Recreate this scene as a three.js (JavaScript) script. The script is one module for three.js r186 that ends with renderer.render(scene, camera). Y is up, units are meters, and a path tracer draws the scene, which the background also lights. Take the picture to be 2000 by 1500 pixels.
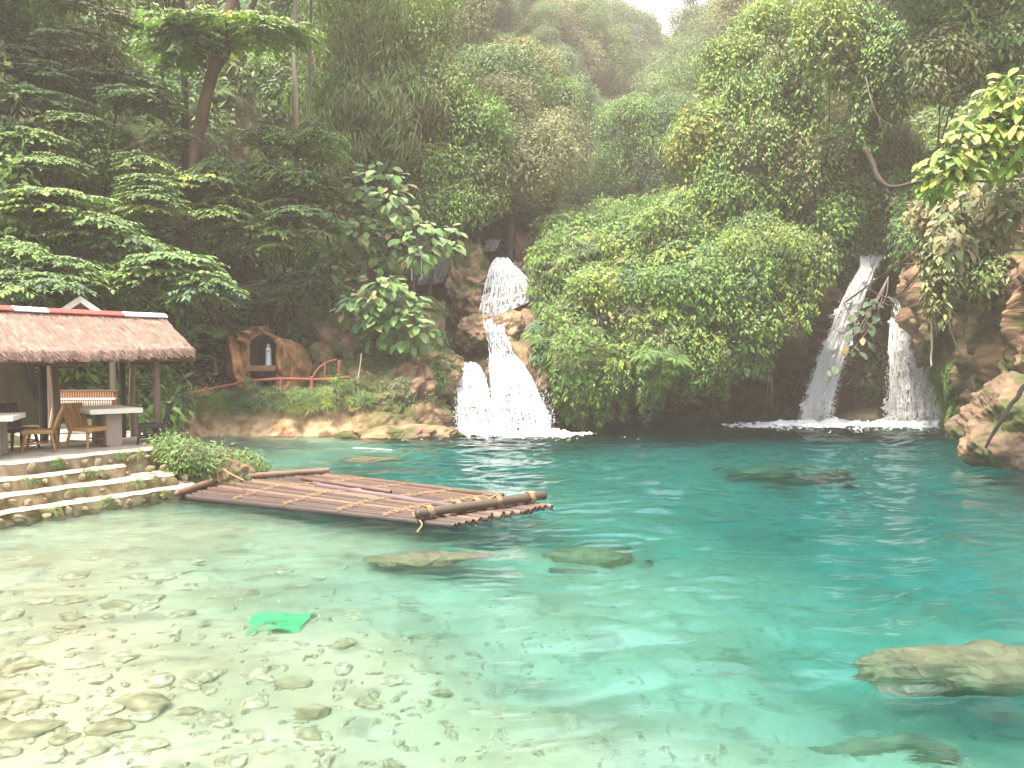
import * as THREE from 'three';
import { mergeGeometries, mergeVertices } from 'three/addons/utils/BufferGeometryUtils.js';
import { createNoise3D } from 'simplex-noise';

// ------------------------------------------------------------ camera, sky, sun, exposure
const scene = new THREE.Scene();
const F = 1608, HEYE = 2.5, PITCH = -0.0311;            // focal length in photograph pixels (2000 x 1500)
const camera = new THREE.PerspectiveCamera(50, 4 / 3, 0.1, 600);
camera.position.set(0, HEYE, 0);
camera.rotation.x = PITCH;
scene.add(camera);
const renderer = new THREE.WebGLRenderer({ antialias: true });
renderer.setSize(1024, 768);
renderer.toneMapping = THREE.LinearToneMapping;
renderer.toneMappingExposure = 2.7;
renderer.shadowMap.enabled = true;

const SUN = new THREE.Vector3(-0.5, 1.5, 0.5).normalize();
{ // bright overcast sky, a little brighter towards the veiled sun
  const w = 256, h = 128, d = new Float32Array(w * h * 4), v = new THREE.Vector3();
  for (let j = 0; j < h; j++) for (let i = 0; i < w; i++) {
    const el = ((j + 0.5) / h - 0.5) * Math.PI, az = ((i + 0.5) / w - 0.5) * 2 * Math.PI;
    v.set(Math.cos(el) * Math.cos(az), Math.sin(el), Math.cos(el) * Math.sin(az));
    const s = Math.max(0, Math.sin(el)), c = Math.max(0, v.dot(SUN));
    const L = (0.72 + 0.4 * s) * (1 + 1.8 * Math.pow(c, 6)), k = (j * w + i) * 4;
    d[k] = L * 0.96; d[k + 1] = L * 0.985; d[k + 2] = L * 1.04; d[k + 3] = 1;
  }
  const t = new THREE.DataTexture(d, w, h, THREE.RGBAFormat, THREE.FloatType);
  t.mapping = THREE.EquirectangularReflectionMapping; t.magFilter = THREE.LinearFilter; t.needsUpdate = true;
  scene.background = t; scene.environment = t;
}
const sun = new THREE.DirectionalLight(0xffeed2, 5);
sun.position.copy(SUN).multiplyScalar(120); sun.castShadow = true; sun.shadow.radius = 12;
sun.shadow.mapSize.set(2048, 2048);
Object.assign(sun.shadow.camera, { left: -60, right: 60, top: 60, bottom: -60, near: 1, far: 320 });
scene.add(sun, sun.target);
scene.fog = new THREE.FogExp2(0xfff2ea, 0.0022);

// ------------------------------------------------------------ helpers
let seed = 7;
const rnd = () => { seed |= 0; seed = (seed + 0x6d2b79f5) | 0; let t = Math.imul(seed ^ (seed >>> 15), 1 | seed); t = (t + Math.imul(t ^ (t >>> 7), 61 | t)) ^ t; return ((t ^ (t >>> 14)) >>> 0) / 4294967296; };
const rr = (a, b) => a + (b - a) * rnd();
const n3 = createNoise3D(rnd);
const fbm = (x, y, z, o = 4) => { let s = 0, a = 0.5; for (let i = 0; i < o; i++) { s += a * n3(x, y, z); x *= 2.03; y *= 2.03; z *= 2.03; a *= 0.5; } return s; };
const clamp = (x, a, b) => Math.min(b, Math.max(a, x)), lerp = (a, b, t) => a + (b - a) * t;
const sst = (a, b, x) => { const t = clamp((x - a) / (b - a), 0, 1); return t * t * (3 - 2 * t); };
const V = (x, y, z) => new THREE.Vector3(x, y, z);
// the place was surveyed from the photograph: sight line of a photo point at a distance d in front of the camera
const CP = Math.cos(PITCH), SP = Math.sin(PITCH);
function at(px, py, d) {
  const cx = (px - 1000) / F, cy = (750 - py) / F;
  const y = cy * CP + SP, z = cy * SP - CP, k = d / -z;
  return V(cx * k, HEYE + y * k, -d);
}
const onWater = (px, py, y0 = 0) => { const a = at(px, py, 1), k = (y0 - HEYE) / (a.y - HEYE); return V(a.x * k, y0, -k); };
const pix = (x, y, z) => { const Y = y - HEYE, yc = Y * CP + z * SP, zc = -Y * SP + z * CP; return zc > -0.2 ? null : [1000 + F * x / -zc, 750 - F * yc / -zc, -zc]; };
const used = {};
const uname = (n) => { const k = used[n] = (used[n] ?? -1) + 1; return k ? `${n}_${String(k).padStart(3, '0')}` : n; };
function tag(o, label, category, group, kind) { if (label) o.userData.label = label; if (category) o.userData.category = category; if (group) o.userData.group = group; if (kind) o.userData.kind = kind; return o; }
function thing(name, label, category, group, kind) { const g = new THREE.Group(); g.name = uname(name); scene.add(g); return tag(g, label, category, group, kind); }
function mesh(name, geo, mat, parent = scene, kind) {
  const m = new THREE.Mesh(geo, mat); m.name = parent === scene ? uname(name) : name; m.castShadow = m.receiveShadow = true; if (kind) m.userData.kind = kind; parent.add(m); return m;
}
class GB { // collects faces with shared vertices
  constructor() { this.p = []; this.c = []; this.i = []; this.u = []; }
  v(x, y, z, c) { this.p.push(x, y, z); if (c) this.c.push(c[0], c[1], c[2]); return this.p.length / 3 - 1; }
  t(a, b, c) { this.i.push(a, b, c); }
  q(a, b, c, d) { this.i.push(a, b, c, a, c, d); }
  geo() { const g = new THREE.BufferGeometry(); g.setAttribute('position', new THREE.Float32BufferAttribute(this.p, 3)); if (this.c.length) g.setAttribute('color', new THREE.Float32BufferAttribute(this.c, 3)); if (this.u.length) g.setAttribute('uv', new THREE.Float32BufferAttribute(this.u, 2)); g.setIndex(this.i); g.computeVertexNormals(); return g; }
}
// tapered, bent tube through points; radii along it
function tubeInto(b, pts, rad, sides = 7, color, rough = 0, flat = 1) {
  const curve = pts.length > 2 ? new THREE.CatmullRomCurve3(pts) : new THREE.LineCurve3(pts[0], pts[1]);
  const n = Math.max(2, Math.round((pts.length - 1) * (pts.length > 2 ? 4 : 2))), fr = curve.getPoints(n);
  let nor = V(0.31, 0.2, 0.93), prev = null;
  for (let k = 0; k <= n; k++) {
    const T = (k < n ? fr[k + 1].clone().sub(fr[k]) : fr[k].clone().sub(fr[k - 1])).normalize();
    nor.addScaledVector(T, -nor.dot(T)); if (nor.lengthSq() < 1e-6) nor.set(0.3, 0.9, 0.1).addScaledVector(T, -T.y); nor.normalize();
    const bi = T.clone().cross(nor), tt = k / n, R = typeof rad === 'function' ? rad(tt) : lerp(rad[0], rad[1], tt), ring = [];
    for (let s = 0; s < sides; s++) {
      const a = s / sides * 2 * Math.PI, r = R * (1 + rough * n3(fr[k].x * 3 + s, fr[k].y * 3, fr[k].z * 3));
      const P = fr[k].clone().addScaledVector(nor, Math.cos(a) * r).addScaledVector(bi, Math.sin(a) * r * flat);
      const c = typeof color === 'function' ? color(P, tt) : color;
      ring.push(b.v(P.x, P.y, P.z, c));
      if (b.wantUV) b.u.push(s / sides, tt * n * 0.3);
    }
    if (prev) for (let s = 0; s < sides; s++) b.q(prev[s], prev[(s + 1) % sides], ring[(s + 1) % sides], ring[s]);
    if (k === 0 || k === n) { const c0 = b.v(fr[k].x, fr[k].y, fr[k].z, typeof color === 'function' ? color(fr[k], tt) : color); if (b.wantUV) b.u.push(0.5, tt); for (let s = 0; s < sides; s++) k ? b.t(ring[s], ring[(s + 1) % sides], c0) : b.t(ring[(s + 1) % sides], ring[s], c0); }
    prev = ring;
  }
}
const tube = (pts, rad, sides, color, rough, flat) => { const b = new GB(); tubeInto(b, pts, rad, sides, color, rough, flat); return b.geo(); };
function box(w, h, d, x = 0, y = 0, z = 0, ry = 0) { // chamfered box
  const c = Math.min(w, h, d) * 0.12, s = new THREE.Shape(); s.moveTo(-w / 2 + c, -h / 2); s.lineTo(w / 2 - c, -h / 2); s.lineTo(w / 2, -h / 2 + c); s.lineTo(w / 2, h / 2 - c); s.lineTo(w / 2 - c, h / 2); s.lineTo(-w / 2 + c, h / 2); s.lineTo(-w / 2, h / 2 - c); s.lineTo(-w / 2, -h / 2 + c); s.closePath();
  const g = new THREE.ExtrudeGeometry(s, { depth: d - 2 * c, bevelEnabled: true, bevelThickness: c, bevelSize: 0, bevelSegments: 1 }); g.translate(0, 0, -d / 2 + c); if (ry) g.rotateY(ry); g.translate(x, y, z); return g;
}
// ---- textures (what the surfaces are made of)
function vnoise(N, cells, sd) { // tiling value noise lattice
  const g = new Float32Array(cells * cells); const s0 = seed; seed = sd; for (let i = 0; i < g.length; i++) g[i] = rnd(); seed = s0;
  return (u, v) => { const x = u * cells, y = v * cells, i = Math.floor(x), j = Math.floor(y), fx = x - i, fy = y - j, a = fx * fx * (3 - 2 * fx), b = fy * fy * (3 - 2 * fy), m = (k) => ((k % cells) + cells) % cells;
    return lerp(lerp(g[m(j) * cells + m(i)], g[m(j) * cells + m(i + 1)], a), lerp(g[m(j + 1) * cells + m(i)], g[m(j + 1) * cells + m(i + 1)], a), b); };
}
function tfbm(c0, oct, sd) { const L = []; for (let k = 0; k < oct; k++) L.push(vnoise(0, c0 << k, sd + k * 17)); return (u, v) => { let s = 0, a = 0.5, t = 0; for (const f of L) { s += a * f(u, v); t += a; a *= 0.55; } return s / t; }; }
function tex(N, fn, srgb = true, M = N) {
  const d = new Uint8Array(N * M * 4); for (let j = 0; j < M; j++) for (let i = 0; i < N; i++) { const c = fn(i / N, j / M), k = (j * N + i) * 4; if (typeof c === 'number') d[k] = d[k + 1] = d[k + 2] = clamp(c, 0, 1) * 255; else for (let q = 0; q < 3; q++) d[k + q] = clamp(c[q], 0, 1) * 255; d[k + 3] = 255; }
  const t = new THREE.DataTexture(d, N, M); t.wrapS = t.wrapT = THREE.RepeatWrapping; t.magFilter = THREE.LinearFilter; t.colorSpace = srgb ? THREE.SRGBColorSpace : THREE.NoColorSpace; t.needsUpdate = true; return t;
}
const std = (o) => new THREE.MeshStandardMaterial({ roughness: 0.9, ...o });
const lin = (r, g, b) => new THREE.Color().setRGB(r, g, b);
const fA = tfbm(4, 6, 11), fB = tfbm(8, 6, 99), fC = tfbm(3, 3, 5);
const bumpRock = tex(512, (u, v) => Math.pow(fB(u, v), 1.3) * 0.7 + 0.3 * Math.abs(fA(u, v) - 0.5) * 2, false);
const bumpFine = tex(256, (u, v) => fB(u * 2, v * 2), false);
const M = {
  rock: std({ color: 0xffffff, vertexColors: true, bumpMap: bumpRock, bumpScale: 0.12, roughness: 0.85 }),
  wetRock: std({ color: 0xffffff, vertexColors: true, bumpMap: bumpRock, bumpScale: 0.1, roughness: 0.5 }),
  earth: std({ color: 0xffffff, vertexColors: true, bumpMap: bumpRock, bumpScale: 0.1, roughness: 0.95 }),
  bark: std({ color: 0xffffff, vertexColors: true, roughness: 0.9 }),
  thatch: std({ color: lin(0.34, 0.24, 0.21), roughness: 1, vertexColors: true }),
  log: std({ color: lin(0.13, 0.085, 0.06), roughness: 0.9 }),
  post: std({ color: lin(0.2, 0.145, 0.11), roughness: 0.9 }),
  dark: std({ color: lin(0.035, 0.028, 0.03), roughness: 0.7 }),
  white: std({ color: lin(0.8, 0.79, 0.77), roughness: 0.6 }),
  red: std({ color: lin(0.5, 0.075, 0.06), roughness: 0.55 }),
  concrete: std({ color: lin(0.42, 0.37, 0.31), roughness: 0.95, bumpMap: bumpFine, bumpScale: 0.02, vertexColors: true }),
  cream: std({ color: lin(0.52, 0.45, 0.33), roughness: 0.95, vertexColors: true, bumpMap: bumpFine, bumpScale: 0.015 }),
  column: std({ color: lin(0.3, 0.25, 0.22), roughness: 0.9 }),
  cane: std({ color: lin(0.43, 0.24, 0.1), roughness: 0.6 }),
  caneDark: std({ color: lin(0.33, 0.18, 0.075), roughness: 0.65 }),
  bamboo: std({ color: 0xffffff, vertexColors: true, roughness: 0.55 }),
  rope: std({ color: lin(0.3, 0.2, 0.1), roughness: 0.95 }),
  fence: std({ color: lin(0.3, 0.1, 0.07), roughness: 0.85, vertexColors: true }),
  terracotta: std({ color: 0xffffff, vertexColors: true, roughness: 0.9, bumpMap: bumpFine, bumpScale: 0.02 }),
  leaf: new THREE.MeshPhysicalMaterial({ color: 0xffffff, vertexColors: true, roughness: 0.95, transmission: 0.42, thickness: 0, clearcoat: 0.35, clearcoatRoughness: 0.38, side: THREE.DoubleSide }),
  bigLeaf: new THREE.MeshPhysicalMaterial({ color: 0xffffff, vertexColors: true, roughness: 0.95, transmission: 0.35, thickness: 0, clearcoat: 0.35, clearcoatRoughness: 0.4, side: THREE.DoubleSide }),
  fall: new THREE.MeshPhysicalMaterial({ color: lin(0.84, 0.85, 0.88), roughness: 0.95, transmission: 0.4, thickness: 0, side: THREE.DoubleSide }),
  foam: std({ color: lin(0.86, 0.88, 0.9), roughness: 0.8 }),
};
const colGeo = (g, c) => { const n = g.attributes.position.count, a = new Float32Array(n * 3); for (let i = 0; i < n; i++) { const k = typeof c === 'function' ? c(g.attributes.position.getX(i), g.attributes.position.getY(i), g.attributes.position.getZ(i), g.attributes.normal.getY(i)) : c; a.set(k, i * 3); } g.setAttribute('color', new THREE.BufferAttribute(a, 3)); return g; };
const mix3 = (a, b, t) => [lerp(a[0], b[0], t), lerp(a[1], b[1], t), lerp(a[2], b[2], t)];

// ------------------------------------------------------------ ground: pool bed, banks and valley in one sheet
const SHORE = [[-3.4, -1], [-4.6, 3], [-8.6, 6.2], [-10.7, 8.8], [-6.1, 15.6], [-5.9, 16.6], [-5.9, 18], [-7.5, 21], [-10.4, 24.5], [-10.6, 26.7], [-2.4, 26.9], [-1.9, 28.6], [1.3, 28.6], [2, 37.5], [12, 37], [13, 33.4], [16.6, 33], [18.6, 30], [17, 26], [14.5, 20.6], [14, 18.8], [14, 17], [14, 12], [10, 6], [6.5, 3], [5, -1]];
function shoreDist(x, d) { // > 0 outside the pool
  let best = 1e9, inside = false;
  for (let i = 0, j = SHORE.length - 1; i < SHORE.length; j = i++) {
    const [xi, di] = SHORE[i], [xj, dj] = SHORE[j];
    if ((di > d) !== (dj > d) && x < (xj - xi) * (d - di) / (dj - di) + xi) inside = !inside;
    const ex = xj - xi, ed = dj - di, t = clamp(((x - xi) * ex + (d - di) * ed) / (ex * ex + ed * ed), 0, 1);
    best = Math.min(best, (x - xi - t * ex) ** 2 + (d - di - t * ed) ** 2);
  }
  return Math.sqrt(best) * (inside ? -1 : 1);
}
const DEEP = [[-3.75, 6.7, 0.2], [-5.5, 9.5, 0.24], [-1.8, 7.3, 0.38], [0, 5.2, 0.55], [-2, 5, 0.3], [0, 8.9, 1.0], [1.5, 8, 1.45], [3.7, 8.2, 2.1], [2.7, 5.4, 1.25], [1.5, 5, 0.9], [5, 16, 3.5], [-2.9, 11.5, 0.6], [-5, 12, 0.35], [0.5, 11.5, 1.5], [-2.5, 20, 2.6], [-5.6, 20, 1.0], [-4.2, 17, 1.3], [4, 28, 3.9], [10, 28, 4], [8, 18, 3.7], [1, 22, 3.6], [7, 12, 3.0], [5, 8, 2.4], [-1, 15, 1.9], [-7, 25, 0.8], [2, 14, 2.6]];
const bedDepth = (x, d) => { let s = 0, w = 0; for (const [a, b, c] of DEEP) { const k = 1 / Math.pow((x - a) ** 2 + (d - b) ** 2 + 0.6, 1.7); s += k * c; w += k; } return s / w; };
function valley(x, d) { const ax = 2 + Math.max(0, d - 36) * 0.26, lat = x - ax, fl = 6.4 + Math.max(0, d - 46) * 0.42; return fl + Math.max(0, Math.abs(lat) - 4.5) * (lat < 0 ? 1.15 : 1.3); }
function H(x, d) {
  const s = shoreDist(x, d);
  if (s < 0) return -bedDepth(x, d) * sst(0, 1.1, -s) - 0.05 + 0.05 * n3(x * 0.7, d * 0.7, 0);
  const hut = sst(-5, -6, x) * sst(24, 20, d) * sst(7, 10, d), path = sst(-11.5, -10.5, x) * sst(-1.8, -2.6, x) * sst(25, 26, d) * sst(35, 32, d);
  const near = sst(10, 6, d);
  const s0 = hut * 4.6 + path * 3.4;
  let y = 0.45 * Math.min(1, s * 2) * hut + path * 0.9 * Math.min(1, s) + Math.max(0, s - s0) * lerp(1.75, 0.25, near);
  if (d > 27) y = Math.min(y, valley(x, d));
  if (d > 26 && d < 37) { const z = sst(-6.5, -4.8, x) * sst(3.4, 2.2, x); y = lerp(y, Math.min(y, 0.3 + Math.max(0, d - 29) * 0.95), z); }
  y = Math.min(y, 40 + 0.15 * s);
  return y + Math.min(1, s * 0.4) * fbm(x * 0.12, d * 0.12, 3, 3) * (d > 45 ? 4 : 1.6);
}
const normH = (x, d) => { const e = 0.3; return V(H(x - e, d) - H(x + e, d), 2 * e, -(H(x, d - e) - H(x, d + e))).normalize(); };
{
  const xs = [], ds = [];
  for (let x = -150; x < -24;) { xs.push(x); x += x < -50 ? 8 : 2; } for (let x = -24; x <= 24; x += 0.28) xs.push(x); for (let x = 26; x <= 170;) { xs.push(x); x += x > 50 ? 8 : 2; }
  for (let d = -40; d < 3; d += 4) ds.push(d); for (let d = 3; d < 40; d += 0.28) ds.push(d); for (let d = 41; d < 190;) { ds.push(d); d += d > 80 ? 5 : 1.6; }
  const b = new GB();
  for (const d of ds) for (const x of xs) {
    const y = H(x, d), f = fbm(x * 0.5, d * 0.5, 1, 4), g = fbm(x * 2.2, d * 2.2, 7, 3);
    let c;
    if (y < 0.05) c = mix3(mix3([0.52, 0.46, 0.34], [0.6, 0.55, 0.43], sst(-0.3, 0.3, f)), [0.38, 0.35, 0.25], sst(0.1, 0.45, g) * 0.4);
    else c = mix3([0.11, 0.075, 0.05], [0.05, 0.06, 0.025], sst(-0.2, 0.3, f));
    b.v(x, y, -d, c); b.u.push(x / 3, d / 3);
  }
  const nx = xs.length; for (let j = 0; j + 1 < ds.length; j++) for (let i = 0; i + 1 < nx; i++) b.q(j * nx + i, j * nx + i + 1, (j + 1) * nx + i + 1, (j + 1) * nx + i);
  const pebble = tex(1024, (u, v) => { const a = fB(u, v), m = fA(u + 0.3, v), k = fB(u * 3, v * 3); const t = 0.93 + 0.16 * (m - 0.5) - 0.13 * sst(0.56, 0.75, a) + 0.1 * (k - 0.5); return [t, t * 0.985, t * 0.95]; });
  const gm = std({ color: 0xffffff, vertexColors: true, map: pebble, bumpMap: bumpRock, bumpScale: 0.03, roughness: 0.95 });
  mesh('ground', b.geo(), gm).userData.kind = 'structure';
}
// ------------------------------------------------------------ smooth sheets through surveyed points
function sheet(cols, nu, nv, color, disp = 0.2, dfreq = 0.6, extra) {
  const cr = (a, b, c, d, t) => 0.5 * (2 * b + (c - a) * t + (2 * a - 5 * b + 4 * c - d) * t * t + (3 * b - a - 3 * c + d) * t * t * t);
  const pts = cols.map(([px, rows]) => rows.map(([py, d, dx]) => at(px + (dx || 0), py, d)));
  const nc = pts.length, nr = pts[0].length, P = [];
  const get = (i, j) => pts[clamp(i, 0, nc - 1)][clamp(j, 0, nr - 1)];
  for (let j = 0; j <= nv; j++) { P.push([]); for (let i = 0; i <= nu; i++) {
    const fu = Math.min(nc - 1.0001, i / nu * (nc - 1)), fv = Math.min(nr - 1.0001, j / nv * (nr - 1)), iu = Math.floor(fu), iv = Math.floor(fv), tu = fu - iu, tv = fv - iv, o = [];
    for (const k of ['x', 'y', 'z']) { const r = []; for (let a = -1; a < 3; a++) r.push(cr(get(iu - 1, iv + a)[k], get(iu, iv + a)[k], get(iu + 1, iv + a)[k], get(iu + 2, iv + a)[k], tu)); o.push(cr(r[0], r[1], r[2], r[3], tv)); }
    P[j].push(V(o[0], o[1], o[2]));
  } }
  const b = new GB(), N = [];
  for (let j = 0; j <= nv; j++) for (let i = 0; i <= nu; i++) {
    const p = P[j][i], du = P[j][Math.min(nu, i + 1)].clone().sub(P[j][Math.max(0, i - 1)]), dv = P[Math.min(nv, j + 1)][i].clone().sub(P[Math.max(0, j - 1)][i]);
    const n = du.cross(dv).normalize(); N.push(n);
    const h = disp * (fbm(p.x * dfreq, p.y * dfreq, p.z * dfreq, 5) * 1.6) + 0.07 * fbm(p.x * 3.3, p.y * 2.2, p.z * 3.3, 4) + (extra ? extra(p, i / nu, j / nv) : 0);
    const q = p.clone().addScaledVector(n, h); const c = color(q, n, h);
    b.v(q.x, q.y, q.z, c); b.u.push(p.x / 2 + p.z / 3, p.y / 2 + p.z / 4);
  }
  const w = nu + 1; for (let j = 0; j < nv; j++) for (let i = 0; i < nu; i++) b.q(j * w + i, j * w + i + 1, (j + 1) * w + i + 1, (j + 1) * w + i);
  const geo = b.geo(); geo.userData = {};
  const sample = (u, v) => { const i = clamp(Math.floor(u * nu), 0, nu - 1), j = clamp(Math.floor(v * nv), 0, nv - 1), k = j * w + i; return { p: V(b.p[k * 3], b.p[k * 3 + 1], b.p[k * 3 + 2]), n: N[k] }; };
  return { geo, sample };
}
const TAN = [0.31, 0.2, 0.11], BROWN = [0.13, 0.085, 0.055], MOSS = [0.06, 0.075, 0.02], GREY = [0.16, 0.13, 0.12];
const rockCol = (tanW = 0.5, mossW = 0.5) => (p, n) => {
  const f = fbm(p.x * 0.9, p.y * 0.9, p.z * 0.9, 4), g = fbm(p.x * 3.1 + 9, p.y * 3.1, p.z * 3.1, 3), m = fbm(p.x * 0.7 + 40, p.y * 0.7, p.z * 0.7, 4);
  let c = mix3(BROWN, TAN, clamp(tanW + f * 1.3 + g * 0.5, 0, 1)); c = mix3(c, GREY, sst(0.1, 0.5, g) * 0.4);
  return mix3(c, MOSS, sst(0.5 - mossW, 0.75 - mossW * 0.6, m + 0.25));
};
const bank = sheet([[300, [[850, 25.9], [815, 26.0], [795, 26.4], [790, 28], [740, 30], [640, 31.5]]], [400, [[853, 26.2], [815, 26.4], [784, 26.8], [780, 29.5], [730, 31], [620, 32]]], [480, [[854, 26.3], [815, 26.6], [775, 26.9], [772, 29.6], [720, 31], [600, 32]]], [580, [[854, 26.3], [815, 26.7], [774, 26.9], [771, 29.6], [720, 30.8], [600, 32]]], [660, [[855, 26.2], [815, 26.6], [775, 27.0], [760, 28.2], [700, 29.3], [580, 31.5]]], [760, [[858, 25.9], [815, 26.3], [770, 27.2], [740, 28.2], [680, 29.3], [570, 32]]], [870, [[852, 27], [815, 27.3], [770, 27.9], [730, 28.6], [680, 30], [590, 32.5]]]], 190, 90,
  (p, n) => { const w = sst(1.05, 0.7, p.y + 0.25 * n3(p.x, p.y, p.z)) * sst(-3.5, -6.5, p.x), f = fbm(p.x * 1.3, p.y * 1.3, p.z * 1.3, 4); return mix3(rockCol(0.25, 0.45)(p, n), mix3([0.5, 0.36, 0.22], [0.3, 0.18, 0.1], sst(-0.1, 0.4, f)), w * 0.95); }, 0.16, 0.9, (p) => -0.12 * Math.max(0, n3(p.x * 1.7, p.y * 0.6, 3)));
tag(mesh('hillside', bank.geo, M.earth), 'tan earth bank below the red railing', null, null, 'structure');
const mound = sheet([[1005, [[850, 29.8], [800, 29.6], [720, 29.8], [630, 31.8], [560, 34], [500, 35.4], [460, 40], [430, 47]]], [1068, [[845, 31], [800, 29.6], [720, 29.2], [620, 31], [540, 33.4], [480, 35], [445, 40], [430, 47]]], [1130, [[818, 35.5], [790, 32], [775, 29.7], [680, 29], [570, 30.5], [480, 34], [440, 39], [425, 47]]], [1260, [[812, 37], [765, 35], [745, 30.2], [640, 29.4], [530, 31.5], [460, 34.5], [425, 39], [415, 47]]], [1400, [[811, 37.5], [740, 35.5], [710, 30.8], [600, 29.4], [490, 31.5], [430, 34], [380, 37], [340, 43]]], [1550, [[813, 36.5], [710, 35.5], [650, 31.6], [570, 30], [480, 31.2], [410, 33.5], [350, 37], [280, 43]]], [1700, [[818, 35.6], [720, 35.3], [620, 34.8], [540, 34], [480, 32.5], [400, 33], [330, 37], [250, 43]]], [1860, [[830, 33.5], [760, 33], [680, 32.4], [600, 31.8], [520, 31.2], [420, 32], [320, 36], [220, 42]]]], 230, 150, rockCol(0.3, 0.4), 0.75, 0.4);
mesh('hillside', mound.geo, M.rock).userData.kind = 'structure';
const drape = (p, u, v) => { const s = Math.max(0, n3(p.x * 1.5 + p.z, p.y * 0.28, p.z * 1.5)); return 0.55 * s * sst(0.15, 0.35, v) * sst(0.85, 0.6, v); };
const cliff = sheet([[1776, [[838, 31.8, 81], [780, 31.6, 85], [722, 31.2, 55], [684, 29.4, 8], [610, 28.4], [500, 28.2], [390, 31], [250, 36]]], [1810, [[848, 29.5, 55], [780, 29, 45], [715, 28, 25], [670, 26.9], [600, 26.5], [510, 26.3], [400, 29.5], [220, 35]]], [1860, [[866, 26.4, 15], [790, 26.4, 10], [710, 26.2], [620, 25.6], [530, 25], [440, 25.8], [350, 29], [200, 34]]], [1930, [[905, 22.4], [810, 23.2], [720, 23.6], [620, 23.4], [520, 22.9], [430, 24], [330, 27.5], [180, 32]]], [2050, [[960, 17.6], [820, 19.4], [700, 20.6], [600, 21], [500, 20.6], [400, 22], [300, 25], [150, 30]]], [2350, [[1020, 15], [820, 16.5], [700, 17.5], [600, 18], [480, 18], [350, 19], [200, 22], [0, 27]]]], 240, 210, rockCol(0.48, 0.26), 0.3, 0.8, drape);
tag(mesh('cliff', cliff.geo, M.rock), 'brown cliff of draped tufa beside the narrow fall', null, null, 'structure');

// boulders: lumps with real relief
function boulderGeo(rx, ry, rz, det, col, disp = 0.22, fr = 1.1, o = V(0, 0, 0)) {
  let g = new THREE.IcosahedronGeometry(1, det); g.deleteAttribute('uv'); g = mergeVertices(g, 1e-4);
  const p = g.attributes.position, uv = [], sx = rnd() * 50, cc = [], base = p.array.slice();
  for (let i = 0; i < p.count; i++) {
    const x = base[i * 3], y = base[i * 3 + 1], z = base[i * 3 + 2], X = x * rx, Y = y * ry, Z = z * rz;
    const k = 1 + disp * (1.5 * fbm(X * fr + sx, Y * fr, Z * fr, 5) - 0.35 * Math.abs(n3(X * fr * 0.8, Y * fr * 0.5 + sx, Z * fr * 0.8)));
    const kk = k + 0.05 / Math.max(rx, ry, 0.3) * fbm(X * 4 + sx, Y * 4.5, Z * 4, 4); p.setXYZ(i, X * kk, Y * kk, Z * kk); uv.push((X + Z * 0.6) / 2, (Y + Z * 0.5) / 2);
  }
  g.setAttribute('uv', new THREE.Float32BufferAttribute(uv, 2)); g.computeVertexNormals();
  for (let i = 0; i < p.count; i++) { const q = V(p.getX(i) + o.x, p.getY(i) + o.y, p.getZ(i) + o.z); cc.push(...col(q, V(0, g.attributes.normal.getY(i), 0))); }
  g.setAttribute('color', new THREE.Float32BufferAttribute(cc, 3)); return g;
}
function boulder(px, py, d, r, label, opt = {}) {
  const o = at(px, py, d); if (opt.y !== undefined) o.y = opt.y;
  const m = mesh(opt.name || 'rock', boulderGeo(r[0], r[1], r[2], opt.det || 28, opt.col || rockCol(0.3, 0.5), opt.disp ?? 0.24, opt.fr ?? 1.0, o), opt.mat || M.rock);
  m.position.copy(o); if (opt.rot) m.rotation.set(...opt.rot); tag(m, label, 'rock', opt.group); return m;
}
boulder(760, 800, 28.2, [2.3, 1.5, 1.5], 'broad mossy brown rock left of the lower cascade', { det: 40 });
boulder(850, 745, 28.8, [1.3, 1.0, 1.3], 'mossy tan rock shoulder touching the left lobe of the lower cascade', { det: 30, col: rockCol(0.5, 0.35) });
boulder(700, 700, 30.0, [1.7, 1.5, 1.2], 'dark hollowed rock beside the grotto, under the big-leaved shrub', { det: 34, disp: 0.35, col: rockCol(0.1, 0.5) });
boulder(915, 560, 33, [0.85, 1.9, 1.1], 'tall tan tufa pillar between the two upper falls', { det: 34, col: rockCol(0.6, 0.35) });
boulder(935, 655, 31.6, [0.9, 0.8, 0.9], 'mossy ledge between upper and lower cascade', { det: 26, col: rockCol(0.4, 0.4) });
boulder(1085, 570, 33.4, [0.9, 1.2, 0.9], 'tan rock right of the upper white fall', { det: 28, col: rockCol(0.75, 0.1) });
boulder(985, 800, 29.9, [1.5, 1.7, 0.85], 'wet brown rock behind the lower cascade', { det: 34, col: rockCol(0.35, 0.1), mat: M.wetRock });
boulder(985, 580, 34.1, [1.0, 1.5, 0.9], 'wet rock dome under the upper fall', { det: 30, col: rockCol(0.4, 0.2), mat: M.wetRock });
boulder(988, 652, 31.3, [0.95, 0.85, 0.7], 'wet tan rock under the thin veil between fan fall and cascade', { det: 26, col: rockCol(0.55, 0.15), mat: M.wetRock });
boulder(830, 545, 35, [1.7, 1.5, 1.0], 'wet rock slope under the upper stream beside the sign', { det: 30, col: rockCol(0.3, 0.2), mat: M.wetRock });
boulder(785, 850, 26.2, [2.0, 0.35, 0.8], 'low tan shelf of rock at the waterline beneath the mossy rock', { det: 28, col: rockCol(0.6, 0.3) });
boulder(2035, 860, 19.4, [1.75, 1.5, 1.8], 'big tan rock with roots at the foot of the right cliff', { det: 50, col: rockCol(0.15, 0.4), disp: 0.22, fr: 0.6, rot: [0.2, 0.3, -0.4] });
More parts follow.
